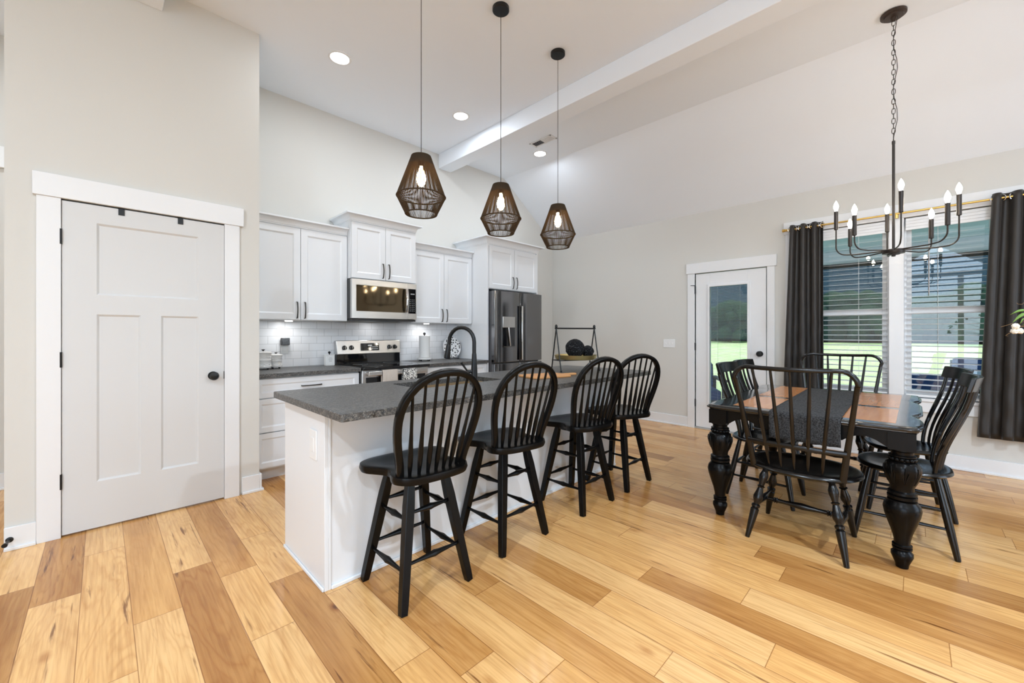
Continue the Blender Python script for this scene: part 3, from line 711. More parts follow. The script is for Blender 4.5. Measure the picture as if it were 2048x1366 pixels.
# microwave
r = empty('microwave', (2.170, YK, 1.405), 0, 'stainless steel over-the-range microwave under the short cabinet', 'microwave')
MB().box((-.378, -.400, 0), (.378, -.012, .409)).build('body', mat('microwave side', (.02, .02, .02), .35), r, .003)
b = panel_door(-.378, .262, .006, .410, -.440, .038, [(-.335, .075, .255, .352)], .006); b.build('door', 'steel', r, smooth=0)
MB().box((-.332, -.4375, .078), (.253, -.4335, .349)).build('door_glass', 'mglass', r, .001)
b = MB(); b.box((.264, -.440, .006), (.378, -.402, .410)); b.build('control_panel', 'steel', r, .003)
b = MB(); b.box((.270, -.4425, .072), (.366, -.4395, .352)); b.build('keypad', 'bglass', r, .001)
b = MB()
for i in range(3):
    for j in range(7): b.box((.290 + i * .024, -.4435, .100 + j * .021), (.298 + i * .024, -.4422, .106 + j * .021))
for i in range(4): b.box((.300 + i * .013, -.4435, .288), (.308 + i * .013, -.4422, .300))
b.build('keypad_marks', mat('keypad print', (.55, .55, .55), .5), r)
b = MB(); pts = [(.235, -.440, .085)] + [(.235, -.470 - .018 * sin(pi * i / 10), .09 + .25 * i / 10) for i in range(11)] + [(.235, -.440, .345)]; b.bar(pts, .030, .012, (1, 0, 0)); b.build('handle', 'chrome', r)
MB().box((-.372, -.430, -.018), (.372, -.03, .001)).build('vent_grille', mat('vent black', (.02, .02, .02), .5), r, .003)

light('backsplash_fill', 'AREA', (2.17, 4.36, 1.38), .35, (1, 1, 1), (0, 0, 0), .10)  # fill lamp added under the microwave to brighten the tile
# refrigerator
r = empty('refrigerator', (3.955, YK - .02, 0), 0, 'black stainless french door refrigerator with water dispenser in the white surround', 'refrigerator')
FY = 3.78 - (YK - .02)
MB().box((-.455, FY + .065, .03), (.455, 0, 1.795)).build('body', mat('refrigerator side', (.10, .10, .105), .35, metal=.6), r, .004)
def fdoor(x0, x1, z0, z1, name, bow=.018):
    n = 14; b = MB(); lo = []; 
    poly = [(x0 + (x1 - x0) * i / n, FY - bow * (1 - (2 * i / n - 1) ** 4)) for i in range(n + 1)] + [(x1, FY + .06), (x0, FY + .06)]
    b.prism(poly, z0, z1); return b.build(name, 'dsteel', r, .004, smooth=30)
dl = fdoor(-.456, .002, .880, 1.800, 'left_door'); dr = fdoor(.010, .456, .880, 1.800, 'right_door')
fdoor(-.456, -.0, .05, .865, 'freezer_drawer', .016); fdoor(.006, .456, .05, .865, 'freezer_drawer', .016)
MB().box((-.032, FY - .030, .90), (-.008, FY - .010, 1.62)).build('recessed_handle', 'bglass', dl, .004)
MB().box((.018, FY - .030, .90), (.042, FY - .012, 1.62)).build('recessed_handle', 'chrome', dr, .004)
MB().box((-.330, FY - .026, 1.33), (-.110, FY - .014, 1.47)).build('dispenser_panel', 'steel', dl, .003)
MB().box((-.330, FY - .0215, 1.075), (-.110, FY - .014, 1.33)).build('dispenser_recess', 'bglass', dl, .002)
b = MB(); b.tube([(-.245, FY - .040, 1.33), (-.24, FY - .043, 1.27), (-.20, FY - .030, 1.09)], .009, 8); b.build('dispenser_lever', 'steel', dl)
b = MB(); b.box((-.325, FY - .035, 1.078), (-.115, FY - .018, 1.086)); b.build('drip_tray', 'dsteel', dl, .002)
# badge lettering
def text_mesh(body, size, name, m, parent, mw, ext=.0006):
    cu = bpy.data.curves.new(name, 'FONT'); cu.body = body; cu.size = size; cu.extrude = ext; cu.align_x = 'CENTER'; cu.align_y = 'CENTER'
    to = bpy.data.objects.new(name, cu); C.objects.link(to); bpy.context.view_layer.update()
    me = bpy.data.meshes.new_from_object(to.evaluated_get(bpy.context.evaluated_depsgraph_get())); bpy.data.objects.remove(to)
    me.materials.clear(); me.materials.append(M[m]); o = bpy.data.objects.new(name, me); C.objects.link(o); o.parent = parent; o.matrix_local = mw; return o
text_mesh('SAMSUNG', .030, 'badge', 'ftrim', dr, Matrix.Translation((.365, FY - .0095, 1.735)) @ Matrix.Rotation(R(90), 4, 'X') @ Matrix.Rotation(R(3), 4, 'Y'))

# ---- counter items
CT = .914
def canister(x, y, rr, h, label):
    o = empty('canister', (x, y, CT), 0, label, 'canister', 'white canisters left of the range')
    b = MB(); b.lathe([(rr * .92, .014), (rr, .022), (rr, .034), (rr * .95, .038), (rr * .95, h * .45), (rr * .98, h * .47), (rr * .95, h * .5), (rr * .95, h * .74), (rr, h * .78), (rr, h * .80), (rr * .9, h * .81)], 32); b.build('body', 'ceramic', o)
    b = MB(); b.lathe([(rr * 1.05, h * .81), (rr * 1.07, h * .83), (rr * 1.03, h * .86), (rr * .75, h * .89), (rr * .3, h * .915), (.01, h * .92)], 32); b.build('lid', 'ceramic', o)
    b = MB(); b.lathe([(.006, h * .915), (.006, h * .94), (.013, h * .965), (.016, h * .985), (.012, h), (.002, h * 1.005)], 16); b.build('knob', 'black', o)
    b = MB()
    for k_ in range(4):
        a = k_ * pi / 2 + .6; b.sphere((rr * .75 * cos(a), rr * .75 * sin(a), .008), .0085, 10, 6)
    b.build('feet', 'black', o)
    # embossed scroll band
    b = MB(); b.tube([((rr * .965) * cos(a * pi / 24), (rr * .965) * sin(a * pi / 24), h * .25 + h * .03 * sin(a * 1.3)) for a in range(48)], .0022, 5, close=True); b.tube([((rr * .965) * cos(a * pi / 24), (rr * .965) * sin(a * pi / 24), h * .62 + h * .03 * cos(a * 1.7)) for a in range(48)], .0022, 5, close=True); b.build('relief', 'ceramic', o)
canister(1.065, 4.34, .068, .188, 'large round white ceramic canister with black knob beside the pantry wall')
canister(1.185, 4.39, .054, .155, 'smaller round white ceramic canister with black knob, right of the large one')
o = empty('salt_box', (1.690, 4.39, CT), 0, 'small square white ceramic box with a black knob beside the range', 'box')
MB().box((-.045, -.03, 0), (.045, .03, .108)).build('body', 'ceramic', o, .004); MB().box((-.047, -.032, .108), (.047, .032, .116)).build('lid', 'ceramic', o, .002)
b = MB(); b.lathe([(.006, .116), (.006, .124), (.013, .134), (.014, .143), (.004, .150)], 14); b.build('knob', 'black', o)
b = MB()
for i, w_ in enumerate((.030, .040, .036, .028)): b.box((-w_ / 2, -.0305, .080 - i * .012), (w_ / 2, -.0300, .0835 - i * .012))
b.build('printed_lines', mat('grey print', (.35, .35, .35), .6), o)
o = empty('wall_outlet', (1.29, YK - .010, 1.105), 0, 'white wall outlet on the tile behind the canisters', 'outlet')
MB().box((-.036, -.006, -.058), (.036, 0, .058)).build('plate', 'plastic', o, .002); MB().box((-.017, -.0085, -.034), (.017, -.005, .034)).build('socket', 'plastic', o, .001)
o = tag(MB().box((1.253, YK - .065, 1.135), (1.327, YK - .0185, 1.208)).build('wax_warmer', 'slate', None, .006), 'dark marbled square wax warmer plugged in above the canisters', 'warmer')
o = empty('paper_towel_holder', (2.815, 4.32, CT), 0, 'white footed paper towel holder with round black finial', 'paper towel holder')
b = MB(); b.lathe([(.088, .016), (.092, .02), (.092, .034), (.082, .040), (.01, .042)], 32); b.build('base', 'ceramic', o)
b = MB(); b.lathe([(.006, .04), (.006, .318)], 10); b.build('rod', 'black', o)
b = MB(); b.lathe([(.006, .316), (.014, .325), (.018, .337), (.012, .348), (.002, .352)], 16); b.build('finial', 'black', o)
b = MB()
for k_ in range(4): a = k_ * pi / 2 + .4; b.sphere((.07 * cos(a), .07 * sin(a), .008), .009, 10, 6)
b.build('feet', 'black', o)
b = MB(); n = 40; b.rings([[(2.815 + r_ * cos(2 * pi * i / n), 4.32 + r_ * sin(2 * pi * i / n), z) for i in range(n)] for r_, z in ((.020, .958), (.066, .958), (.066, 1.224), (.020, 1.224))], close=True)
tag(b.build('paper_towel_roll', 'paper'), 'roll of white paper towels on the footed holder', 'paper towels')
# dotted plate on a wire stand
o = empty('plate_stand', (3.30, 4.40, CT), 0, 'thin black wire stand under the dotted plate', 'stand')
b = MB()
for s_ in (-.07, .07): b.tube([(s_, -.045, .012), (s_, -.05, .003), (s_, .0, .003), (s_, .055, .003), (s_ * .9, .055, .12), (s_ * .55, .052, .24)], .003, 6); b.tube([(s_, -.045, .012), (s_, -.052, .035)], .003, 6)
b.tube([(-.07, .05, .06), (.07, .05, .06)], .003, 6); b.build('wire_frame', 'black', o)
b = MB(); b.lathe([(.06, 0), (.075, .004), (.135, .016), (.138, .019), (.125, .017), (.070, .008), (.001, .006)], 40); pl = b.build('plate', 'plate'); pl.rotation_euler = (R(78), 0, R(-4)); pl.location = (3.30, 4.418, CT + .152); tag(pl, 'white plate with black polka dots standing near the refrigerator', 'plate')

# ================================================================ ISLAND
isl = empty('kitchen_island', (2.09, 2.32, 0), 0, 'long white kitchen island base under the dark granite top', 'island')
ix, iy = -2.09, -2.32
L0, L1, Y0, Y1 = .757, 3.44, 2.027, 2.628
b = MB(); t_ = .02
b.box((L0 + t_ + ix, Y0 + iy + t_, .0), (L1 - t_ + ix, Y0 + iy + t_ + .018, .876)); b.box((L0 + t_ + ix, Y1 + iy - t_ - .018, .1), (L1 - t_ + ix, Y1 + iy - t_, .876)); b.box((L0 + t_ + ix, Y0 + iy + t_, .0), (L1 - t_ + ix, Y1 + iy - t_, .02)); b.build('carcass', 'island', isl)
MB().box((L0 + ix, Y0 + iy, 0), (L0 + t_ + ix, Y1 + iy, .878)).build('end_panel', 'island', isl, .002)
MB().box((L1 - t_ + ix, Y0 + iy, 0), (L1 + ix, Y1 + iy, .878)).build('end_panel', 'island', isl, .002)
MB().box((L0 + t_ + .012 + ix, Y0 + iy + .004, 0), (L1 - t_ - .012 + ix, Y0 + iy + t_, .878)).build('back_panel', 'island', isl, .001)
b = MB(); b.box((L0 + t_ + ix, Y0 + iy - .001, 0), (L0 + t_ + .012 + ix, Y0 + iy + .012, .878)); b.box((L1 - t_ - .012 + ix, Y0 + iy - .001, 0), (L1 - t_ + ix, Y0 + iy + .012, .878)); b.build('corner_strip', 'island', isl, .002)
b = MB(); b.box((L0 + t_ + .012 + ix, Y0 + iy - .008, 0), (L1 + ix, Y0 + iy + .004, .020)); b.box((L0 + ix - .010, Y0 + iy, 0), (L0 + ix, Y1 + iy, .018)); b.build('shoe_molding', 'island', isl, .004)
for k_, (a, c_) in enumerate(((.78, 1.32), (1.32, 2.10), (2.10, 2.74), (2.74, 3.42))):
    m_ = MB(); m_.box((a + .003 + ix, Y1 + iy - .02, .11), (c_ - .003 + ix, Y1 + iy, .868)); m_.build('door', 'island', isl, .002)
o = empty('island_outlet', (L0, 2.165, .69), 0, 'white electrical outlet plate on the end panel of the island', 'outlet')
MB().box((-.007, -.045, -.075), (0, .045, .075)).build('plate', 'plastic', o, .002); MB().box((-.010, -.018, -.036), (-.006, .018, .036)).build('socket', 'plastic', o, .001)
# worktop with sink cut-out
cx0, cx1, cy0, cy1 = .700, 3.490, 1.690, 2.648
hx0, hx1, hy0, hy1 = 1.362, 2.078, 2.150, 2.488
b = MB()
def rr_poly(x0, x1, y0, y1, r_, n=5):
    P = []
    for (cx_, cy_, a0) in ((x1 - r_, y1 - r_, 0), (x0 + r_, y1 - r_, 90), (x0 + r_, y0 + r_, 180), (x1 - r_, y0 + r_, 270)):
        for i in range(n + 1): a = R(a0 + 90 * i / n); P.append((cx_ + r_ * cos(a), cy_ + r_ * sin(a)))
    return P
outer = rr_poly(cx0, cx1, cy0, cy1, .012, 5); inner = rr_poly(hx0, hx1, hy0, hy1, .03, 5); n = len(outer)
b.rings([[(x, y, .880) for x, y in outer], [(x, y, .9115) for x, y in outer], [(x + (.0025 if x < 2 else -.0025), y + (.0025 if y < 2.1 else -.0025), .914) for x, y in outer], [(x, y, .914) for x, y in inner], [(x, y, .880) for x, y in inner]], close=True)
tag(b.build('countertop', 'granite', None, smooth=30), 'long dark leathered granite slab on the white island', 'countertop')
b = MB(); q = lambda d, z: [(x + (d if x < 1.7 else -d), y + (d if y < 2.3 else -d), z) for x, y in inner]
b.rings([q(-.012, .8795), q(.0, .8795), q(.004, .76), q(.02, .70), q(.02, .698), q(0, .70), q(-.006, .76), q(-.012, .877)], caps=False, close=True)
b.add(q(.02, .700), [tuple(range(len(inner)))])
sk = b.build('sink', 'sinkm'); tag(sk, 'undermount stainless steel sink set into the island top', 'sink')
b = MB(); b.lathe([(.04, .7005), (.04, .703), (.02, .704)], 20, (1.72, 2.32)); b.build('drain', 'chrome', sk)
# faucet (on the seating side of the sink)
fx, fy = 1.745, 2.085
o = empty('faucet', (fx, fy, CT), 0, 'tall black gooseneck faucet at the island sink', 'faucet')
b = MB(); b.lathe([(.030, 0), (.030, .006), (.026, .012), (.022, .03), (.0215, .09), (.0185, .14), (.0150, .20), (.0135, .205)], 24); b.build('base', 'black', o)
b = MB(); dx, dy = -.35, .94; rad = .098
pts = [(0, 0, .20), (0, 0, .28)] + [(dx * (rad - rad * cos(a)), dy * (rad - rad * cos(a)), .28 + rad * sin(a)) for a in [i * pi / 12 for i in range(1, 12)]] + [(dx * 2 * rad, dy * 2 * rad, .27), (dx * 2 * rad * 1.02, dy * 2 * rad * 1.02, .255)]
b.tube(pts, .0130, 14); b.build('gooseneck', 'black', o)
b = MB(); e = Vector((dx * 2 * rad * 1.02, dy * 2 * rad * 1.02, .262)); b.axis_lathe(e, e + Vector((dx * .014, dy * .014, -.095)), [(0, .0145), (.08, .0165), (.5, .0185), (.9, .022), (1, .021)], 18); b.build('spray_head', 'black', o)
b = MB(); b.axis_lathe((-.012, .005, .085), (-.046, .018, .087), [(0, .012), (1, .011)], 12); b.tube([(-.044, .017, .088), (-.060, .024, .112), (-.082, .034, .148)], [.006, .0065, .0095], 10); b.build('lever', 'black', o)

# tiered stand with tray and orbs
o = empty('tray_stand', (3.015, 2.18, CT), R(-22), 'black metal A-frame tray stand with gold tray on the far end of the island', 'stand')
b = MB(); hw = .20
for s_ in (-1, 1):
    b.tube([(s_ * hw, -.085, .008), (s_ * hw, 0, .385)], .0055, 8); b.tube([(s_ * hw, .085, .008), (s_ * hw, 0, .385)], .0055, 8)
    b.tube([(s_ * hw, -.075, .10), (s_ * hw, .075, .10)], .004, 6)
    for y_ in (-.085, .085): b.sphere((s_ * hw, y_, .009), .009, 10, 6)
b.tube([(-hw, -.066, .10), (hw, -.066, .10)], .004, 6); b.tube([(-hw, .066, .10), (hw, .066, .10)], .004, 6)
b.build('frame', 'black', o)
b = MB(); b.tube([(-hw - .012, 0, .383), (hw + .012, 0, .383)], .007, 8)
b.build('handle_bar', 'black', o)
b = MB()
for s_ in (-1, 1): b.sphere((s_ * hw, 0, .400), .012, 10, 8, 1.5)
b.build('finial', 'black', o)
b = MB(); b.lathe([(.165, .104), (.180, .108), (.190, .145), (.186, .145), (.174, .112), (.001, .110)], 40); b.build('tray', 'agold', o)
for (x, y, r_, lb) in ((2.985, 2.165, .086, 'large black beaded yarn ball on the gold tray'), (3.125, 2.125, .056, 'small black beaded yarn ball on the gold tray, right of the large one')):
    b = MB(); rng = random.Random(3)
    n_, m_ = 30, 18
    rs = [[((r_ + rng.uniform(-.004, .004)) * sin(pi * j / m_) * cos(2 * pi * i / n_) + 1e-5 * cos(i), (r_ + rng.uniform(-.004, .004)) * sin(pi * j / m_) * sin(2 * pi * i / n_), -(r_ + rng.uniform(-.003, .0)) * cos(pi * j / m_)) for i in range(n_)] for j in range(m_ + 1)]
    b.rings(rs); oo = b.build('yarn_ball', 'orb'); oo.location = (x, y, CT + .1245 + r_ - .010 + (.003)); tag(oo, lb, 'decorative ball', 'yarn balls')
b = MB(); b.prism(rr_poly(-.20, .16, -.125, .125, .04), 0, .016); b.prism(rr_poly(.15, .29, -.022, .022, .018), 0, .016)
oo = b.build('cutting_board', 'board', None, .004); oo.location = (2.45, 2.045, CT); oo.rotation_euler[2] = R(-14); tag(oo, 'honey-colored wooden cutting board lying flat on the island', 'cutting board')

# ================================================================ STOOLS
def seat_outline(s=1):
    P = []
    pts = [(-.11, -.232), (0, -.240), (.11, -.232), (.168, -.204), (.198, -.155), (.194, -.105), (.172, -.06), (.172, -.02), (.198, .03), (.232, .08), (.240, .13), (.222, .175), (.17, .205), (.09, .215), (0, .217)]
    full = pts + [(-x, y) for x, y in reversed(pts[3:-1])]
    # closed catmull-rom
    n = len(full)
    for i in range(n):
        p0, p1, p2, p3 = [Vector(full[(i + k - 1) % n]) for k in range(4)]
        for t in (0, .33, .66):
            q = .5 * ((2 * p1) + (-p0 + p2) * t + (2 * p0 - 5 * p1 + 4 * p2 - p3) * t * t + (-p0 + 3 * p1 - 3 * p2 + p3) * t ** 3); P.append((q.x * s, q.y * s))
    return P
def dished_seat(outline, z0, z1, dip, edge=.010):
    """solid seat from outline; top is dished with concentric rings"""
    b = MB(); c = Vector((0, 0)); R_ = lambda k, z: [(x * k, y * k, z) for x, y in outline]
    rs = [R_(.02, z0), R_(.90, z0), R_(.975, z0 + edge), R_(1, (z0 + z1) / 2), R_(.985, z1 - edge * .5), R_(.95, z1)]
    for k in (.85, .72, .58, .42, .25, .1, .02):
        rr = []
        for x, y in outline:
            w = min(1, max(0, (.92 - k) / .45)); rr.append((x * k, y * k, z1 - dip * w * w * (3 - 2 * w)))
        rs.append(rr)
    b.rings(rs); return b
def make_stool():
    r = empty('bar_stool', (0, 0, 0))
    sw = empty_part = None
    b = dished_seat(seat_outline(), .566, .606, .008, .004); seat = b.build('seat', 'blackwood', r, smooth=50)
    b = MB(); b.lathe([(.12, .546), (.14, .548), (.14, .566), (.13, .5685)], 24); b.build('swivel_plate', 'blackwood', r)
    # bow: from seat, leaning back
    zb = .603
    def lean(z): return -.150 - .24 * (z - zb) - .16 * (z - zb) ** 2
    prof = [(.168, 0), (.178, .06), (.195, .13), (.208, .20), (.213, .27), (.204, .335), (.177, .39), (.132, .435), (.072, .463), (0, .473)]
    pts = [(-x, lean(zb + h), zb + h) for x, h in prof] + [(x, lean(zb + h), zb + h) for x, h in reversed(prof[:-1])]
    # smooth
    sp = []
    for i in range(len(pts) - 1):
        p0, p1, p2, p3 = [Vector(pts[min(max(i + k - 1, 0), len(pts) - 1)]) for k in range(4)]
        for t in (0, .5): sp.append(.5 * ((2 * p1) + (-p0 + p2) * t + (2 * p0 - 5 * p1 + 4 * p2 - p3) * t * t + (-p0 + 3 * p1 - 3 * p2 + p3) * t ** 3))
    sp.append(Vector(pts[-1])); sp[0].z -= .015; sp[-1].z -= .015
    b = MB(); b.bar(sp, .034, .030, (0, 1, .3), c=.2); bow = b.build('bow', 'blackwood', r, smooth=50)
    # the bow in height at x
    def bow_h(x):
        x = abs(x)
        best = [h for (xx, h) in prof]
        for i in range(len(prof) - 1, 0, -1):
            (xa, ha), (xb, hb) = prof[i], prof[i - 1]
            if xa <= x <= xb and hb > .2: return ha + (hb - ha) * (x - xa) / max(1e-6, xb - xa)
        return .3
    for i in range(7):
        u = (i - 3) / 3; xb = u * .126; yb_ = -.162 - .018 * (1 - u * u); xt = u * .166; ht = bow_h(xt) - .008; zt = zb + ht
        p0 = (xb, yb_, .592); p1 = (xt, lean(zt) + .002, zt)
        b = MB(); b.axis_lathe(p0, p1, [(0, .0075), (.05, .0085), (.16, .0120), (.26, .0128), (.40, .0102), (.55, .0080), (1, .0065)], 10); b.build('spindle', 'blackwood', r)
    # legs
    F = .187; Tt = .098; corners = [(-1, -1), (1, -1), (1, 1), (-1, 1)]
    def leg_at(cx_, cy_, z): k = z / .552; return Vector((cx_ * (F + (Tt - F) * k), cy_ * (F + (Tt - F) * k), z))
    for (a, c_) in corners:
        b = MB(); pts = [leg_at(a, c_, z) for z in (0, .04, .30, .44, .50, .552)]
        b.bar(pts, [.032, .036, .042, .044, .040, .034], [.032, .036, .042, .044, .040, .034], (1, .0, 0), c=.12); b.build('leg', 'blackwood', r, smooth=30)
    for i in range(4):
        A_, B_ = corners[i], corners[(i + 1) % 4]
        xside = A_[0] == B_[0]
        for z in ((.38, .165) if xside else (.41, .195)):
            p0, p1 = leg_at(*A_, z), leg_at(*B_, z)
            b = MB(); b.axis_lathe(p0, p1, [(.03, .008), (.2, .0085), (.42, .013), (.5, .0165), (.58, .013), (.8, .0085), (.97, .008)], 10); b.build('rung', 'blackwood', r)
    return r
stool = make_stool()
labs = ['black bow-back swivel bar stool nearest the camera, at the left end of the island', 'black bow-back swivel bar stool second from the left along the island', 'black bow-back swivel bar stool third from the left along the island', 'black bow-back swivel bar stool at the far right end of the island']
# legs stand square to the island, seat and back swivel with the person
for i, (x, y, a) in enumerate(((1.126, 1.799, -3), (1.765, 1.828, -8), (2.506, 1.803, -12), (3.098, 1.798, -22))):
    o = stool if i == 0 else copy_tree(stool)
    o.location = (x, y, 0); tag(o, labs[i], 'stool', 'bar stools at the island')
    for ch in o.children:
        if ch.name.split('.')[0] in ('seat', 'bow', 'spindle'): ch.rotation_euler[2] = R(a)

# ================================================================ DINING TABLE
TX0, TX1, TY0, TY1 = 2.945, 4.555, -.035, 1.045
tcx, tcy = (TX0 + TX1) / 2, (TY0 + TY1) / 2
def table_outline(off):
    """serpentine long sides, straight ends with clipped corners; off<0 shrinks"""
    hx, hy = (TX1 - TX0) / 2, (TY1 - TY0) / 2; P = []
    n = 60
    def side(u):   # u in -1..1 along the long side, returns inward depth
        a = abs(u); return .019 * math.exp(-((a - .46) / .10) ** 2) + .009 * math.exp(-((a - .96) / .05) ** 2)
    pts = []
    for i in range(n + 1):
        u = -1 + 2 * i / n; pts.append((u * (hx - .035), -(hy - side(u) * 1.9 + (.0))))
    pts = [(x, y) for x, y in pts]
    corner = [(hx - .018, -(hy - .018)), (hx - .006, -(hy - .05))]
    right = [(hx, -(hy - .10)), (hx, 0), (hx, hy - .10)]
    half = pts + corner + right[:2]
    full = pts + corner + [(hx, -(hy - .10)), (hx, hy - .10)] + [(hx - .006, hy - .05), (hx - .018, hy - .018)] + [(x, -y) for x, y in reversed(pts)] + [(-(hx - .018), hy - .018), (-(hx - .006), hy - .05), (-hx, hy - .10), (-hx, -(hy - .10)), (-(hx - .006), -(hy - .05)), (-(hx - .018), -(hy - .018))]
    return [(x * (hx + off) / hx, y * (hy + off) / hy) for x, y in full]
tb = empty('dining_table', (tcx, tcy, 0), 0, 'black carved-leg dining table with scalloped top and orange wood inlays', 'table')
b = MB(); rs = []
for off, z in ((-.05, .728), (-.018, .728), (-.012, .732), (-.012, .737), (-.002, .741), (0, .746), (-.002, .751), (-.008, .753), (-.009, .757), (-.014, .7605), (-.03, .762)):
    rs.append([(x, y, z) for x, y in table_outline(off)])
b.rings(rs); b.build('table_top', 'tabletop', tb, smooth=40)
for (xa, xb) in ((3.045, 3.60), (3.685, 4.44)):
    for (ya, yb2) in ((.075, .465), (.525, .885)):
        MB().box((xa - tcx, ya - tcy, .7615), (xb - tcx, yb2 - tcy, .7632)).build('inlay_panel', 'inlay', tb, .0004)['label'] = 'orange-brown wood inlay panel'
# apron
def apron(axis, c, a0, a1):
    n = 40; top = [(a0 + (a1 - a0) * i / n, .730) for i in range(n + 1)]; bot = []
    for i in range(n + 1):
        u = i / n; v = abs(2 * u - 1); z = .640
        z += .042 * max(0, 1 - ((v - .72) / .22) ** 2) if abs(v - .72) < .22 else 0
        if v < .3: z -= .010 * (1 - v / .3)
        bot.append((a0 + (a1 - a0) * u, z))
    b = MB()
    # build as strip quads
    vs = []; fs = []
    for t in (c - .011, c + .011):
        for i in range(n + 1):
            for (p, z) in (bot[i], top[i]): vs.append((p, t, z) if axis == 'y' else (t, p, z))
    m_ = 2 * (n + 1)
    for i in range(n):
        a = 2 * i; fs += [(a, a + 2, a + 3, a + 1), (m_ + a, m_ + a + 1, m_ + a + 3, m_ + a + 2), (a, m_ + a, m_ + a + 2, a + 2), (a + 1, a + 3, m_ + a + 3, m_ + a + 1)]
    fs += [(0, 1, m_ + 1, m_), (2 * n, m_ + 2 * n, m_ + 2 * n + 1, 2 * n + 1)]
    b.add(vs, fs); b.build('apron', 'blackwood', tb, .0015)
LX, LY = .735, .455
apron('x', -LX - .022, -LY + .04, LY - .04); apron('x', LX + .022, -LY + .04, LY - .04); apron('y', -LY - .022, -LX + .04, LX - .04); apron('y', LY + .022, -LX + .04, LX - .04)
prof = [(.020, 0), (.026, .003), (.028, .02), (.038, .045), (.046, .066), (.045, .082), (.032, .098), (.041, .102), (.041, .110), (.034, .113), (.041, .117), (.041, .125), (.033, .130), (.034, .150), (.043, .19), (.058, .235), (.073, .285), (.078, .315), (.073, .342), (.060, .358), (.060, .362), (.050, .366),
        (.060, .372), (.061, .386), (.052, .391), (.060, .396), (.059, .408), (.048, .415), (.049, .435), (.062, .47), (.072, .505), (.074, .535), (.066, .562), (.050, .572)]
prof2 = [(.048, .572), (.048, .590), (.056, .596), (.056, .602), (.045, .606), (.046, .622), (.055, .628), (.055, .636)]
def table_leg(sx, sy):
    b = MB(); n = 32; c = (sx * LX, sy * LY)
    rs = []
    for r_, z in prof + prof2:
        ring = []
        for i in range(n):
            a = 2 * pi * i / n; rr = r_
            if .44 < z < .556: rr = r_ * (1 + .045 * cos(8 * a) * min(1, (z - .44) / .03))
            ring.append((c[0] + rr * cos(a), c[1] + rr * sin(a), z))
        rs.append(ring)
    b.rings(rs); h = .055; b.box((c[0] - h, c[1] - h, .634), (c[0] + h, c[1] + h, .729))
    lg = b.build('leg', 'blackwood', tb, smooth=40)
    b = MB()
    for i in range(16):
        a = 2 * pi * i / 16; b.sphere((c[0] + .050 * cos(a), c[1] + .050 * sin(a), .582), .0105, 8, 6)
    b.build('bead_ring', 'blackwood', lg)
    b = MB()
    for i in range(8):   # acanthus leaves on the urn
        a = 2 * pi * i / 8 + .2
        for da, k in ((-.16, .8), (0, 1), (.16, .8)):
            pts = []
            for t in range(6):
                z = .455 + (.535 - .455) * k * t / 5 + (.012 if da == 0 else 0); rr = .055 + .0195 * min(1, (z - .45) / .07); aa = a + da * (t / 5 + .2)
                pts.append((c[0] + rr * cos(aa), c[1] + rr * sin(aa), z))
            b.tube(pts, [.002, .004, .005, .005, .004, .002], 6)
    b.build('carved_leaf', 'blackwood', lg)
for sx in (-1, 1):
    for sy in (-1, 1): table_leg(sx, sy)
# runner
b = MB(); vs = []; fs = []; rng = random.Random(5)
path = []
x = TX0 - .014
for z in (.605, .63, .66, .69, .72, .745): path.append((x - .004 * (1 if z < .7 else 0), z))
path += [(x + .006, .762), (x + .025, .769)]
nx_ = 60
for i in range(nx_ + 1): path.append((x + .04 + (4.39 - x - .04) * i / nx_, .769))
ny_ = 22
for j, (px_, pz) in enumerate(path):
    u = j / len(path)
    for i in range(ny_ + 1):
        y = .305 + (.655 - .305) * i / ny_ + .02 * u - .008
        vs.append((px_ + rng.uniform(-.002, .002) + (rng.uniform(-.004, .004) if j in (0, len(path) - 1) else 0), y, pz + rng.uniform(-.0022, .0022)))
for j in range(len(path) - 1):
    for i in range(ny_): fs.append((j * (ny_ + 1) + i, j * (ny_ + 1) + i + 1, (j + 1) * (ny_ + 1) + i + 1, (j + 1) * (ny_ + 1) + i))
b.add(vs, fs); ru = b.build('table_runner', 'runner', smooth=80); md = ru.modifiers.new('s', 'SOLIDIFY'); md.thickness = .006; md.offset = 0
tag(ru, 'textured black table runner draped over the near end of the dining table', 'table runner')

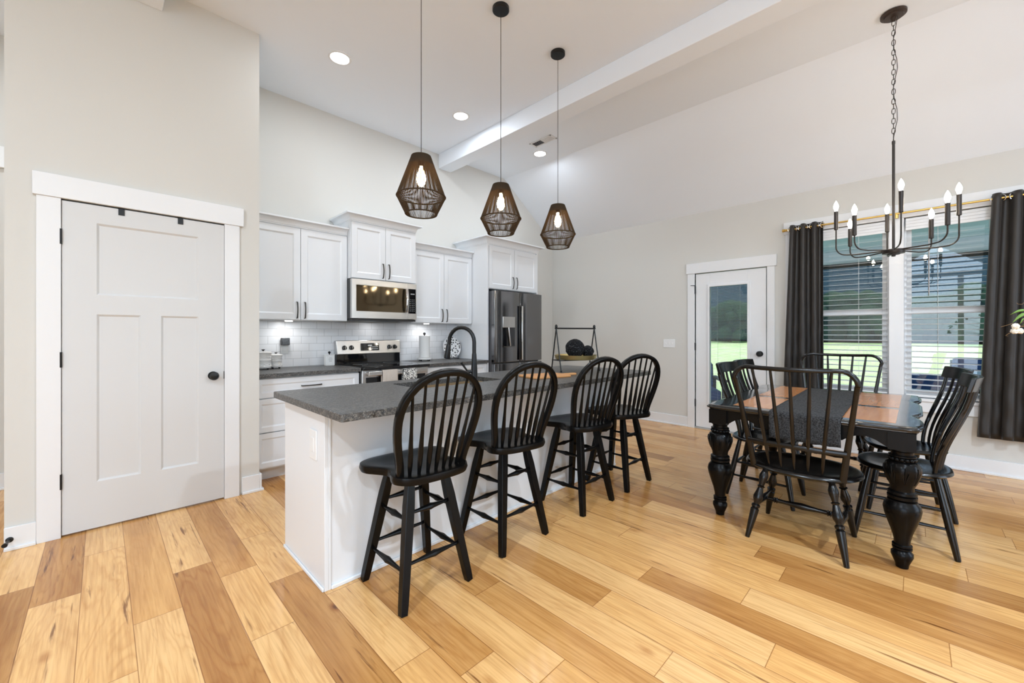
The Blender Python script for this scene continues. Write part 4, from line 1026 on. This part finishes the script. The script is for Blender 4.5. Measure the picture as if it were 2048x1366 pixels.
# ================================================================ CHAIRS
def round_leg(b, top, foot, r0=.014, r1=.019):
    b.axis_lathe(foot, top, [(0, r0 * .85), (.02, r0), (.35, r1), (.6, r1 * 1.02), (1, r1 * .75)], 12)
def make_side_chair():
    """faces +Y (towards +Y), back at -Y"""
    r = empty('dining_chair')
    ol = [(x * .98, y * 1.02) for x, y in seat_outline()]
    # calmer outline: wide shield
    P = []
    for i in range(48):
        a = 2 * pi * i / 48; ex = 2.7
        cx_, sy_ = cos(a), sin(a); rx = .225 if sy_ > 0 else .205
        P.append((math.copysign(abs(cx_) ** (2 / ex), cx_) * rx, math.copysign(abs(sy_) ** (2 / ex), sy_) * .215))
    b = dished_seat(P, .425, .455, .012); b.build('seat', 'chairwood', r, smooth=50)
    feet = {(-1, 1): (-.195, .219), (1, 1): (.195, .219), (-1, -1): (-.185, -.219), (1, -1): (.185, -.219)}
    tops = {(-1, 1): (-.135, .145), (1, 1): (.135, .145), (-1, -1): (-.120, -.140), (1, -1): (.120, -.140)}
    at = lambda k, z: Vector((feet[k][0] + (tops[k][0] - feet[k][0]) * z / .43, feet[k][1] + (tops[k][1] - feet[k][1]) * z / .43, z))
    for k in feet: b = MB(); round_leg(b, at(k, .430), at(k, 0)); b.build('leg', 'chairwood', r)
    def rung(a, c_): b = MB(); b.axis_lathe(a, c_, [(.02, .007), (.25, .009), (.5, .012), (.75, .009), (.98, .007)], 10); b.build('rung', 'chairwood', r)
    for s_ in (-1, 1):
        rung(at((s_, 1), .155), at((s_, -1), .155)); rung(at((s_, 1), .255), at((s_, -1), .255))
    rung(at((-1, 1), .21), at((1, 1), .21)); rung(at((-1, -1), .24), at((1, -1), .24))
    # crest, curved in plan
    n = 14; w = .235
    rs = []
    for i in range(n + 1):
        u = -1 + 2 * i / n; y = -.262 - .045 * (1 - u * u); x = u * w; t = .011; hz = .040
        zc = .972
        tilt = -.010
        rs.append([(x, y - t + tilt, zc + hz), (x, y + t + tilt, zc + hz), (x, y + t - tilt, zc - hz), (x, y - t - tilt, zc - hz)])
    b = MB(); b.rings(rs); b.build('crest_rail', 'chairwood', r, .004, smooth=40)
    for i in range(7):
        u = (i - 3) / 3; outer_ = abs(u) > .9
        xb = u * .150; yb_ = -.165 + .035 * u * u; xt = u * .205; yt = -.262 - .045 * (1 - (u * .9) ** 2) + .004
        pts = []; ws = []; hs = []
        for t in [k / 10 for k in range(11)]:
            bend = .030 * sin(pi * t) * (1 - t) * 1.3 + -.018 * sin(pi * t) * t
            pts.append(Vector((xb + (xt - xb) * t, yb_ + (yt - yb_) * t + bend * .9, .445 + (.940 - .445) * t)))
            bul = math.exp(-((t - .55) / .22) ** 2)
            ws.append((.017 + .016 * bul) * (1.15 if outer_ else 1)); hs.append(.014 + (.006 if outer_ else .0))
        b = MB(); b.bar(pts, ws, hs, (1, 0, 0)); b.build('back_slat' if not outer_ else 'back_post', 'chairwood', r, smooth=50)
    return r
sc = make_side_chair()
for i, (x, y, a, lb) in enumerate(((3.485, .055, 1, 'black slat-back dining chair at the near right corner of the table, closest to the camera'), (4.085, .060, 11, 'black slat-back dining chair on the right long side, farther chair by the window'),
                                   (3.625, .830, 180, 'black slat-back dining chair on the left long side behind the near left table leg'), (4.090, .835, 178, 'black slat-back dining chair on the left long side, nearer the glass door'))):
    o = sc if i == 0 else copy_tree(sc)
    o.location = (x, y, 0); o.rotation_euler[2] = R(a); tag(o, lb, 'chair', 'slat-back dining chairs')

def make_end_chair():
    """hoop back Windsor chair, faces +Y, back at -Y"""
    r = empty('windsor_chair')
    P = []
    for i in range(48):
        a = 2 * pi * i / 48; ex = 2.3; cx_, sy_ = cos(a), sin(a)
        P.append((math.copysign(abs(cx_) ** (2 / ex), cx_) * .295, math.copysign(abs(sy_) ** (2 / ex), sy_) * .235 + (0 if sy_ < 0 else 0)))
    dished_seat(P, .418, .452, .014, .012).build('seat', 'chairwood', r, smooth=50)
    feet = {(-1, 1): (-.232, .232), (1, 1): (.232, .232), (-1, -1): (-.238, -.232), (1, -1): (.238, -.232)}
    tops = {(-1, 1): (-.165, .145), (1, 1): (.165, .145), (-1, -1): (-.160, -.125), (1, -1): (.160, -.125)}
    at = lambda k, z: Vector((feet[k][0] + (tops[k][0] - feet[k][0]) * z / .42, feet[k][1] + (tops[k][1] - feet[k][1]) * z / .42, z))
    pf = [(0, .012), (.01, .013), (.30, .021), (.40, .023), (.415, .017), (.43, .023), (.455, .024), (.475, .015), (.50, .017), (.53, .024), (.57, .027), (.63, .021), (.70, .0145), (.72, .022), (.735, .0145), (.78, .018), (.83, .024), (.87, .025), (.93, .017), (1, .013)]
    for k in feet: b = MB(); b.axis_lathe(at(k, 0), at(k, .424), pf, 14); b.build('leg', 'chairwood', r)
    mids = []
    for s_ in (-1, 1):
        a, c_ = at((s_, 1), .185), at((s_, -1), .185); b = MB(); b.axis_lathe(a, c_, [(.02, .008), (.2, .010), (.38, .016), (.5, .021), (.62, .016), (.8, .010), (.98, .008)], 12); b.build('side_stretcher', 'chairwood', r); mids.append((a + c_) / 2)
    b = MB(); b.axis_lathe(mids[0], mids[1], [(.02, .008), (.06, .011), (.14, .014), (.15, .019), (.165, .013), (.18, .019), (.195, .013), (.3, .012), (.42, .017), (.5, .020), (.58, .017), (.7, .012), (.805, .013), (.82, .019), (.835, .013), (.85, .019), (.86, .014), (.94, .011), (.98, .008)], 14); b.build('center_stretcher', 'chairwood', r)
    # hoop
    zb = .445; H = .610
    def yl(h): return -.165 - .145 * (h / H)
    lx = lambda h: .215 + .082 * (h / H)
    pts = []
    hs = [0, .1, .2, .3, .4, .48, .53]
    left = [Vector((-lx(h), yl(h) , zb + h)) for h in hs]
    cr = .080; cxr = lx(.55) + .003 - cr; cz = zb + H - cr
    corner = [Vector((-cxr - cr * cos(a), yl(H) , cz + cr * sin(a))) for a in [R(d) for d in (8, 25, 42, 60, 78)]]
    def bow(x): return -.035 * (1 - (x / .30) ** 2)
    top = [Vector((x, yl(H) + bow(x), zb + H - .006 * (1 - (x / .22) ** 2))) for x in (-.20, -.13, -.065, 0)]
    hp = left + corner + top; hp = hp + [Vector((-p.x, p.y, p.z)) for p in reversed(hp[:-1])]
    hp[0].z -= .01; hp[-1].z -= .01
    # widen flat ends at the base
    ws = [.034 - .010 * min(1, abs(p.z - zb) / .35) for p in hp]
    b = MB(); b.bar(hp, .026, [w * 1.0 for w in ws], [Vector((0, 1, 0)) for _ in hp]); b.build('hoop', 'chairwood', r, smooth=50)
    # lower rail
    h = .155; b = MB(); b.bar([Vector((x, yl(h) + bow(x) * 1.1, zb + h)) for x in [lx(h) * u / 6 for u in range(-6, 7)]], .026, .020, (0, 0, 1)); b.build('lower_rail', 'chairwood', r, smooth=50)
    for i in range(5):
        u = (i - 2) / 2.0; xb = u * .125; xt = u * .185
        pts = [Vector((xb, -.170 - .028 * (1 - u * u * .5), .440)), Vector((xb + (xt - xb) * .25, yl(h) + bow(xb) * 1.1, zb + h)), Vector((xt, yl(H) + bow(xt), zb + H - .01))]
        b = MB(); b.tube([pts[0], (pts[0] + pts[1]) / 2, pts[1], pts[1] + (pts[2] - pts[1]) * .3, pts[1] + (pts[2] - pts[1]) * .7, pts[2]], [.0065, .009, .0100, .0105, .009, .007], 10); b.build('spindle', 'chairwood', r)
    return r
ec = make_end_chair()
o = ec; o.location = (3.030, .497, 0); o.rotation_euler[2] = R(-90); tag(o, 'black hoop-back Windsor chair at the near end of the table, back to the camera', 'chair', 'hoop-back end chairs')
o = copy_tree(ec); o.location = (4.525, .500, 0); o.rotation_euler[2] = R(90); tag(o, 'black hoop-back Windsor chair at the far end of the table in front of the window', 'chair', 'hoop-back end chairs')

# ================================================================ PENDANTS
def make_pendant():
    r = empty('pendant_light')
    z0 = 3.64
    MB().lathe([(.061, z0 - .001), (.061, z0 - .024), (.056, z0 - .028), (.002, z0 - .028)], 28).build('canopy', 'black', r)
    b = MB(); b.tube([(0, 0, z0 - .028), (0, 0, 2.335)], .0022, 6)
    b.build('cord', 'cord', r)
    zt, zm, zl = 2.338, 2.092, 1.985; rt, rm, rb = .058, .147, .095
    b = MB(); n = 90
    for i in range(n):
        a = 2 * pi * i / n; c_, s_ = cos(a), sin(a); j = .0015 * sin(i * 7.3)
        b.tube([(rt * c_, rt * s_, zt), (rm * c_, rm * s_, zm)], .0021 + .0004 * sin(i * 3.1), 4)
        b.tube([(rm * c_, rm * s_, zm), (rb * cos(a + j * 4), rb * s_, zl)], .0021 + .0003 * sin(i * 5.1), 4)
    sh = b.build('woven_shade', 'rope', r, smooth=0)
    b = MB()
    for rr, z, th in ((rm, zm, .0045), (rb, zl, .0042)):
        b = MB(); b.tube([(rr * cos(2 * pi * i / 36), rr * sin(2 * pi * i / 36), z) for i in range(36)], th, 6, close=True); b.build('wire_ring', 'rope', sh)
    b = MB()
    # closely wound cap at the top of the shade
    for q in range(9):
        t = q / 8 * .22; rr = rt + (rm - rt) * t; b.tube([(rr * cos(2 * pi * i / 36), rr * sin(2 * pi * i / 36), zt + (zm - zt) * t) for i in range(36)], .0032, 5, close=True)
    b.lathe([(.056, zt - .001), (.056, zt + .002), (.003, zt + .003)], 28)
    b.build('wound_cap', 'rope', sh)
    b = MB(); b.lathe([(.012, zt), (.020, zt - .005), (.020, zt - .055), (.016, zt - .06)], 16); b.build('socket', 'black', r)
    zb = zt - .060
    b = MB(); b.lathe([(.010, zb), (.014, zb - .02), (.024, zb - .045), (.029, zb - .075), (.026, zb - .100), (.014, zb - .120), (.002, zb - .125)], 20); b.build('bulb', 'bulb', r)
    return r
pd = make_pendant()
for i, (x, lb) in enumerate(((1.383, 'black rope-woven pendant lamp over the left of the island, nearest the camera'), (2.060, 'black rope-woven pendant lamp in the middle of the row over the island'), (2.730, 'black rope-woven pendant lamp over the right of the island, farthest of the row'))):
    o = pd if i == 0 else copy_tree(pd)
    o.location = (x, 2.158, 0); o.rotation_euler[2] = i * .4; tag(o, lb, 'pendant lamp', 'woven pendants over the island')
    light('pendant_lamp', 'POINT', (x, 2.158, 2.205), 20, (1, .76, .45), size=.028)

# recessed lights
for i, (x, y) in enumerate(((1.451, 3.54), (2.773, 3.54), (4.092, 3.535))):
    o = empty('recessed_light', (x, y, ZC), 0, ['round recessed ceiling light nearest the camera, above the left upper cabinets', 'round recessed ceiling light in the middle, just left of the ceiling beam', 'round recessed ceiling light beyond the beam, beside the air vent'][i], 'ceiling light', 'recessed ceiling lights')
    b = MB(); b.rings([[(r_ * cos(2 * pi * k / 36), r_ * sin(2 * pi * k / 36), z) for k in range(36)] for r_, z in ((.094, -.0005), (.094, -.006), (.078, -.008), (.074, -.003))], caps=False); b.build('trim_ring', 'trim', o)
    MB().lathe([(.074, -.0045), (.074, -.0035)], 32).build('lens', 'can', o)
    light('can_lamp', 'AREA', (x, y, ZC - .012), 9, (.86, .95, 1.06), (0, 0, 0), .14)
for (x, y) in ((1.7, -1.6), (-1.8, .6), (3.2, -1.6), (-.6, -2.2)):  # unseen lamps added to brighten the floor and, by bounce, the ceiling
    o = empty('recessed_light', (x, y, ZC), 0, 'unseen round ceiling lamp added as fill behind the camera', 'ceiling light', 'added fill lamps behind the camera')
    b = MB(); b.rings([[(r_ * cos(2 * pi * k / 36), r_ * sin(2 * pi * k / 36), z) for k in range(36)] for r_, z in ((.094, -.0005), (.094, -.006), (.078, -.008), (.074, -.003))], caps=False); b.build('trim_ring', 'trim', o)
    MB().lathe([(.074, -.0045), (.074, -.0035)], 32).build('lens', 'can', o)
    light('can_lamp', 'AREA', (x, y, ZC - .012), 80, (.76, .92, 1.08), (0, 0, 0), .14)
o = empty('recessed_light', (-1.5, 4.3, ZC), 0, 'unseen round ceiling lamp added to brighten the hall left of the pantry wall', 'ceiling light')  # lamp out of view, added because the hall wall was too dark
b = MB(); b.rings([[(r_ * cos(2 * pi * k / 36), r_ * sin(2 * pi * k / 36), z) for k in range(36)] for r_, z in ((.094, -.0005), (.094, -.006), (.078, -.008), (.074, -.003))], caps=False); b.build('trim_ring', 'trim', o)
MB().lathe([(.074, -.0045), (.074, -.0035)], 32).build('lens', 'can', o)
light('can_lamp', 'AREA', (-1.5, 4.3, ZC - .012), 22, (.86, .95, 1.06), (0, 0, 0), .14)
# air vent
o = empty('air_vent', (3.85, 3.277, ZC), 0, 'white slotted air vent in the ceiling beside the far recessed light', 'vent')
b = MB(); hx_, hy_ = .065, .17
b.box((-hx_, -hy_, -.008), (hx_, -hy_ + .018, -.0005)); b.box((-hx_, hy_ - .018, -.008), (hx_, hy_, -.0005)); b.box((-hx_, -hy_, -.008), (-hx_ + .018, hy_, -.0005)); b.box((hx_ - .018, -hy_, -.008), (hx_, hy_, -.0005)); b.box((-hx_, -.006, -.008), (hx_, .006, -.0005)); b.build('frame', 'trim', o, .001)
b = MB()
for i in range(15):
    y_ = -.145 + i * .0205; s_ = -1 if y_ < 0 else 1
    b.add([(-.05, y_, -.007), (.05, y_, -.007), (.05, y_ + s_ * .010, -.001), (-.05, y_ + s_ * .010, -.001), (-.05, y_ + .0012, -.007), (.05, y_ + .0012, -.007), (.05, y_ + .0012 + s_ * .010, -.001), (-.05, y_ + .0012 + s_ * .010, -.001)], [(0, 1, 2, 3), (4, 5, 6, 7), (0, 1, 5, 4), (2, 3, 7, 6)])
b.build('louver', 'trim', o, smooth=0); MB().box((-.05, -.155, -.001), (.05, .155, -.0003)).build('duct_shade', 'dark', o)  # black sheet stands in for the shade behind the louvers

# ================================================================ CHANDELIER
hx_, hy_ = 4.155, .115
ch = empty('chandelier', (hx_, hy_, 0), 0, 'black eight-arm candle chandelier hanging on a chain over the dining table', 'chandelier')
HZ = 1.858
b = MB(); b.lathe([(.004, HZ - .034), (.012, HZ - .032), (.012, HZ - .024), (.035, HZ - .020), (.036, HZ - .014), (.062, HZ - .012), (.064, HZ - .009), (.064, HZ + .014), (.058, HZ + .018), (.012, HZ + .020)], 28); b.build('hub', 'dmetal', ch)
b = MB(); b.lathe([(.0085, HZ + .01), (.0085, 2.66), (.010, 2.665), (.010, 2.685), (.003, 2.69)], 12); b.build('rod', 'dmetal', ch)
b = MB(); b.tube([(.020 * cos(2 * pi * i / 20), 0, 2.705 + .018 * sin(2 * pi * i / 20)) for i in range(20)], .0025, 6, close=True); b.build('loop_ring', 'dmetal', ch)
for k in range(8):
    a = R(45 * k + 8); c_, s_ = cos(a), sin(a); hi = (k % 2 == 0)  # heights alternate
    Rr = .335; zt = 2.075 if hi else 1.972
    pts = [(.030 * c_, .030 * s_, HZ + .014), (.12 * c_, .12 * s_, HZ + .010), (.22 * c_, .22 * s_, HZ + .006), (.27 * c_, .27 * s_, HZ + .010)]
    for t in range(1, 7): q = t / 6 * pi / 2; pts.append(((.27 + (Rr - .27) * sin(q)) * c_, (.27 + (Rr - .27) * sin(q)) * s_, HZ + .010 + .065 * (1 - cos(q))))
    pts += [(Rr * c_, Rr * s_, zt)]
    b = MB(); b.tube(pts, .0048, 8); ar = b.build('arm', 'dmetal', ch)
    b = MB(); b.lathe([(.006, zt - .004), (.0135, zt), (.0135, zt + .145), (.011, zt + .146)], 14, (Rr * c_, Rr * s_)); b.build('candle_sleeve', 'dmetal', ar)
    z = zt + .146; b = MB(); b.lathe([(.009, z), (.0105, z + .012), (.0155, z + .028), (.0165, z + .040), (.012, z + .058), (.005, z + .074), (.001, z + .082)], 14, (Rr * c_, Rr * s_)); b.build('bulb', 'cbulb', ar)
    light('candle_lamp', 'POINT', (hx_ + Rr * c_, hy_ + Rr * s_, z + .035), 7.5, (1, .90, .77), size=.018)
# chain
z = 2.725; k = 0
zc_top = 3.585
while z < zc_top - .02:
    h = .042; b = MB(); pts = []
    for i in range(14):
        a = 2 * pi * i / 14; u = .010 * cos(a); v = h / 2 * sin(a)
        v = math.copysign(min(abs(v) * 1.15, h / 2), v)
        pts.append((u if k % 2 == 0 else 0, 0 if k % 2 == 0 else u, z + v))
    b.tube(pts, .0022, 5, close=True); b.build('chain_link', 'dmetal', ch); z += .0365; k += 1
b = MB(); b.tube([(.013 * sin(t * .9), -.010 + .012 * cos(t * 1.3), 2.69 + (3.60 - 2.69) * t / 12) for t in range(13)], .0022, 6); b.build('power_cord', 'dmetal', ch)
b = MB(); b.lathe([(.070, 3.639), (.075, 3.636), (.075, 3.620), (.058, 3.616), (.056, 3.606), (.018, 3.604), (.012, 3.58), (.004, 3.578)], 32); b.build('canopy', 'bronze', ch)

# ================================================================ CURTAINS
rodz = 2.42; rx = XW - .090
o = empty('curtain_rod', (rx, .3, rodz), 0, 'brass curtain rod above the double window', 'curtain rod')
b = MB(); b.tube([(0, .76, 0), (0, -1.35, 0)], .0095, 12); b.build('rod', 'gold', o)
b = MB(); b.axis_lathe((0, .71, 0), (0, .775, 0), [(0, .014), (.6, .014), (.62, .017), (1, .017)], 16); b.build('finial', 'gold', o)
b = MB()
for y in (-.17, ): b.tube([(.075, y, -.03), (.0, y, -.025), (0, y, -.008)], .006, 8); b.lathe([(.016, -.045), (.016, -.012)], 12, (.0, y))
b.build('bracket', 'gold', o)
def curtain(y0a, y1a, y0b, y1b, zb, nf, label, seed, drift=0):
    r = empty('curtain', (rx, (y0a + y1a) / 2, rodz), 0, label, 'curtain', 'dark curtains'); yc = (y0a + y1a) / 2
    n = nf * 14; m_ = 46; vs = []; fs = []; rng = random.Random(seed); ph = [rng.uniform(-.3, .3) for _ in range(nf * 2 + 2)]
    ztop = rodz + .042
    for j in range(m_ + 1):
        t = j / m_; z = ztop + (zb - ztop) * t
        for i in range(n + 1):
            u = i / n; ya = y0a + (y1a - y0a) * u; yb_ = y0b + (y1b - y0b) * u
            y = ya + (yb_ - ya) * t
            w = 2 * pi * nf * u + .9 * t * sin(u * 5 + seed)
            amp = .034 * (1 + .05 * t) * (1 + .15 * sin(u * 17 + t * 2))
            x = -amp * sin(w) + .004 * sin(z * 22 + u * 30) * t
            y += .010 * sin(2 * w) * (.5 + t)
            vs.append((x, y - yc, z - rodz + (.006 * sin(w) if j == m_ else 0)))
    for j in range(m_):
        for i in range(n): fs.append((j * (n + 1) + i, j * (n + 1) + i + 1, (j + 1) * (n + 1) + i + 1, (j + 1) * (n + 1) + i))
    b = MB(); b.add(vs, fs); c = b.build('fabric', 'curtain', r, smooth=80); md = c.modifiers.new('s', 'SOLIDIFY'); md.thickness = .002
    for k in range(nf * 2 + 1):
        u = min(.985, max(.015, k / (nf * 2)))
        y = y0a + (y1a - y0a) * u - yc
        # grommet ring where the fabric crosses the rod
        g_ = MB(); s_ = 1 if k % 2 else -1; g_.tube([(.018 * s_ * cos(2 * pi * i / 20), y + .018 * cos(2 * pi * i / 20), .025 * sin(2 * pi * i / 20)) for i in range(20)], .0042, 6, close=True); g_.build('grommet', 'chrome', r)
    return r
curtain(1.005, .705, 1.055, .695, .30, 3, 'dark brown-black grommet curtain hanging at the left side of the window, beside the glass door', 2)
curtain(-.475, -.93, -.375, -.98, .335, 4, 'dark brown-black grommet curtain at the right edge of the window, behind the flowers', 5)

# ================================================================ FLOWERS (right edge)
pt = empty('pedestal_table', (2.86, -.92, 0), 0, 'small dark round side table under the flower vase, outside the right edge', 'side table')
MB().lathe([(.22, .86), (.225, .87), (.22, .885)], 32).build('top', 'blackwood', pt); MB().lathe([(.16, 0), (.16, .02), (.03, .05), (.022, .4), (.03, .83), (.08, .86)], 24).build('pedestal', 'blackwood', pt)
o = empty('floral_arrangement', (2.86, -.92, .885), 0, 'spray of cream flowers with green leaves reaching in at the right edge of the picture', 'flowers')
MB().lathe([(.05, 0), (.07, .02), (.085, .10), (.06, .20), (.035, .25), (.045, .28), (.040, .28), (.030, .25), (.05, .19), (.001, .02)], 28).build('vase', 'ceramic', o)
rel = lambda p: Vector(p) - Vector((2.86, -.92, .885))
rng = random.Random(9)
blooms = [(2.98, -.330, 1.284), (2.985, -.327, 1.262), (2.99, -.345, 1.262), (3.0, -.40, 1.41), (2.97, -.45, 1.33), (2.93, -.50, 1.45), (2.9, -.62, 1.5)]
for p in blooms:
    e = rel(p); b = MB(); st_ = Vector((0, 0, .24)); mid = (st_ + e) / 2 + Vector((0, 0, .09))
    pts = [(1 - t) ** 2 * st_ + 2 * t * (1 - t) * mid + t * t * e for t in [k / 10 for k in range(11)]]
    b.tube(pts, [.0022] * 8 + [.0015] * 3, 6); sm_ = b.build('stem', 'stem', o)
    b = MB()
    for k in range(46):
        a = rng.uniform(0, 2 * pi); ph_ = math.acos(rng.uniform(-1, 1)); d = Vector((sin(ph_) * cos(a), sin(ph_) * sin(a), cos(ph_))); c_ = e + d * .0095
        b.sphere(tuple(c_), .0048, 6, 4)
    b.build('blossom', 'petal', sm_)
def leaf(p, q, w):
    b = MB(); p, q = rel(p), rel(q); d = q - p; sd = d.cross(Vector((.71, -.70, .1))).normalized(); vs = []; n = 8
    for i in range(n + 1):
        t = i / n; ww = w * sin(pi * t) ** .8 * (1 - .3 * t); c_ = p + d * t + Vector((0, 0, .012 * sin(pi * t)))
        vs += [tuple(c_ - sd * ww), tuple(c_ + Vector((-.002, .002, 0))), tuple(c_ + sd * ww)]
    fs = []
    for i in range(n): a = 3 * i; fs += [(a, a + 1, a + 4, a + 3), (a + 1, a + 2, a + 5, a + 4)]
    b.add(vs, fs); lf = b.build('leaf', 'leaf', o, smooth=60); md = lf.modifiers.new('s', 'SOLIDIFY'); md.thickness = .0008
leaf((2.985, -.375, 1.352), (2.98, -.315, 1.338), .0065); leaf((2.985, -.372, 1.345), (2.98, -.322, 1.302), .0085); leaf((2.99, -.36, 1.316), (2.985, -.345, 1.296), .004); leaf((2.99, -.40, 1.30), (2.985, -.352, 1.290), .006)
leaf((2.99, -.41, 1.36), (2.985, -.37, 1.372), .006)
for pts in ([(2.985, -.335, 1.29), (2.98, -.322, 1.298), (2.975, -.305, 1.290), (2.975, -.285, 1.281)], [(2.98, -.322, 1.258), (2.975, -.308, 1.250), (2.975, -.300, 1.241), (2.975, -.307, 1.238)], [(2.99, -.36, 1.400), (2.985, -.350, 1.385), (2.985, -.338, 1.386), (2.985, -.334, 1.393)], [(2.985, -.332, 1.288), (2.99, -.36, 1.312), (2.99, -.40, 1.325)]):
    b = MB(); b.tube([rel(p) for p in pts], .0007, 5); b.build('tendril', 'stem', o)

# ================================================================ OUTSIDE
PX = 8.6
def sstruct(name, mb, m, **k):
    o = mb.build(name, m, None, **k); return o
o = MB().box((XW + T, -8, -.16), (PX + .3, 8, -.06)).build('patio_floor', 'pdeck', None, smooth=0); tag(o, 'concrete porch floor outside the windows', 'porch floor', kind='structure')
o = MB().box((XW + T, -8, 2.60), (PX + .5, 8, 2.70)).build('porch_ceiling', 'teal', None, smooth=0); tag(o, 'pale teal porch ceiling outside the windows', 'porch ceiling', kind='structure')
b = MB(); b.box((PX - .1, -8, 2.36), (PX + .1, 8, 2.60)); tag(b.build('porch_beam', 'trim', None, .004), 'white beam along the outer edge of the porch ceiling', 'beam')
for i, y in enumerate((-5.2, -2.2, 5.4)):
    b = MB(); b.box((PX - .08, y - .08, -.06), (PX + .08, y + .08, 2.36)); b.box((PX - .1, y - .1, -.06), (PX + .1, y + .1, .10)); tag(b.build('porch_post', 'trim', None, .003), 'white square porch post outside', 'post', 'porch posts')
for i, (y0, y1) in enumerate(((-5.1, -2.3), (-2.1, 1.52), (1.62, 5.3))):
    o = empty('solar_shade', (PX - .13, (y0 + y1) / 2, 2.33), 0, ['dark roll-down solar shade on the porch, seen past the right curtain', 'dark roll-down solar shade hanging half way outside the double window', 'dark roll-down solar shade hanging half way outside the glass door'][i], 'shade', 'porch solar shades')
    h = (y1 - y0) / 2
    MB().box((-.001, -h, -1.19), (.001, h, .0)).build('screen_fabric', 'screen', o, smooth=0)
    b = MB(); b.axis_lathe((0, -h, .02), (0, h, .02), [(0, .035), (1, .035)], 14); b.build('roller', 'black', o)
    MB().box((-.012, -h, -1.225), (.012, h, -1.19)).build('hem_bar', 'black', o)
# lawn rising to the tree line
b = MB(); n = 24
vs = []; fs = []
for i in range(n + 1):
    for j in range(n + 1):
        x = PX + .3 + (70) * (i / n) ** 1.6; y = -60 + 120 * j / n; vs.append((x, y, -.22 + .044 * (x - PX) + .08 * sin(x * .3 + y * .15)))
for i in range(n):
    for j in range(n): a = i * (n + 1) + j; fs.append((a, a + n + 1, a + n + 2, a + 1))
b.add(vs, fs); o = b.build('lawn', 'lawn'); tag(o, 'sunlit green lawn beyond the porch', 'lawn', kind='structure')
# tree line: each tree a crown and a trunk
def tree(x, y, h, r_, seed, label):
    o = empty('shrub', (x, y, .044 * (x - PX) - .4), 0, label, 'shrub', 'shrubs beyond the lawn'); rng = random.Random(seed)
    b = MB(); b.lathe([(.14, 0), (.10, .5), (.07, h * .6)], 10); b.build('trunk', 'trunk', o)
    b = MB()
    for k in range(34):
        a = rng.uniform(0, 2 * pi); q = rng.random() ** .5 * r_; z = rng.uniform(.12, 1) * h; q *= 1.0 - .45 * z / h; s_ = rng.uniform(.5, 1.0) * r_ * .5
        m_ = 9; nn = 12
        b.rings([[(q * cos(a) + s_ * rng.uniform(.8, 1.15) * sin(pi * j / m_ + .01) * cos(2 * pi * i / nn), q * sin(a) + s_ * rng.uniform(.8, 1.15) * sin(pi * j / m_ + .01) * sin(2 * pi * i / nn), z - s_ * cos(pi * j / m_)) for i in range(nn)] for j in range(m_ + 1)])
    b.build('crown', 'fol', o, smooth=60)
rng = random.Random(11)
for i in range(17):
    y = -12 + i * 1.9; x = 30.5 if i % 2 else 32.6
    tree(x, y, rng.uniform(2.3, 3.1), 1.35, i, 'low leafy shrub in the hedge row at the back of the lawn')
b = MB(); rng = random.Random(2); n = 60
top = [(-170 + 400 * i / n, 38 + 6 * sin(i * .21) + 4 * sin(i * .53 + 1) + rng.uniform(-.5, .5)) for i in range(n + 1)]
vs = [(120, y, -2) for y, z in top] + [(150, y, z * .8) for y, z in top] + [(175, y, z) for y, z in top] + [(200, y, -2) for y, z in top]; fs = []
for r_ in range(3):
    for i in range(n): a = r_ * (n + 1) + i; fs.append((a, a + 1, a + n + 2, a + n + 1))
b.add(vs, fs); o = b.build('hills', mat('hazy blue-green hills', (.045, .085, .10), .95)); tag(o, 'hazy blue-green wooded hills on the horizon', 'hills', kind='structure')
# patio chairs
def patio_chair(x, y, rz, label, hb=.80):
    r = empty('patio_chair', (x, y, -.06), R(rz), label, 'patio chair', 'blue patio chairs')
    b = MB()
    for sx in (-1, 1):
        for sy in (-1, 1): b.box((sx * .36 - .03, sy * .34 - .03, 0), (sx * .36 + .03, sy * .34 + .03, .58 if sy > 0 else .58))
        b.box((sx * .36 - .04, -.38, .58), (sx * .36 + .04, .38, .615)); b.box((sx * .36 - .02, -.36, .12), (sx * .36 + .02, .36, .30))
    b.box((-.38, -.37, .22), (.38, .37, .30)); b.prism([(-.38, .3), (-.33, .3), (-.42, hb), (-.47, hb)], -.36, .36, 'x'); b.build('frame', 'wicker', r, .006)
    b = MB(); b.box((-.32, -.30, .30), (.32, .36, .45)); b.build('seat_cushion', 'blue', r, .03, seg=3)
    b = MB(); b.prism([(-.31, .45), (-.18, .45), (-.28, hb + .04), (-.41, hb + .04)], -.32, .32, 'x'); b.build('back_cushion', 'blue', r, .03, seg=3)
    b = MB(); b.prism([(-.17, .455), (-.06, .455), (-.12, hb - .12), (-.23, hb - .12)], -.20, .20, 'x'); b.build('throw_pillow', 'lblue', r, .03, seg=3)
    return r
patio_chair(6.55, -.05, 70, 'blue-cushioned patio chair outside the window, nearest the mullion', .78)
patio_chair(7.75, -.62, 80, 'blue-cushioned patio chair outside the window, partly behind the right curtain', .95)
patio_chair(6.70, 2.52, 120, 'blue-cushioned patio chair outside the glass door')
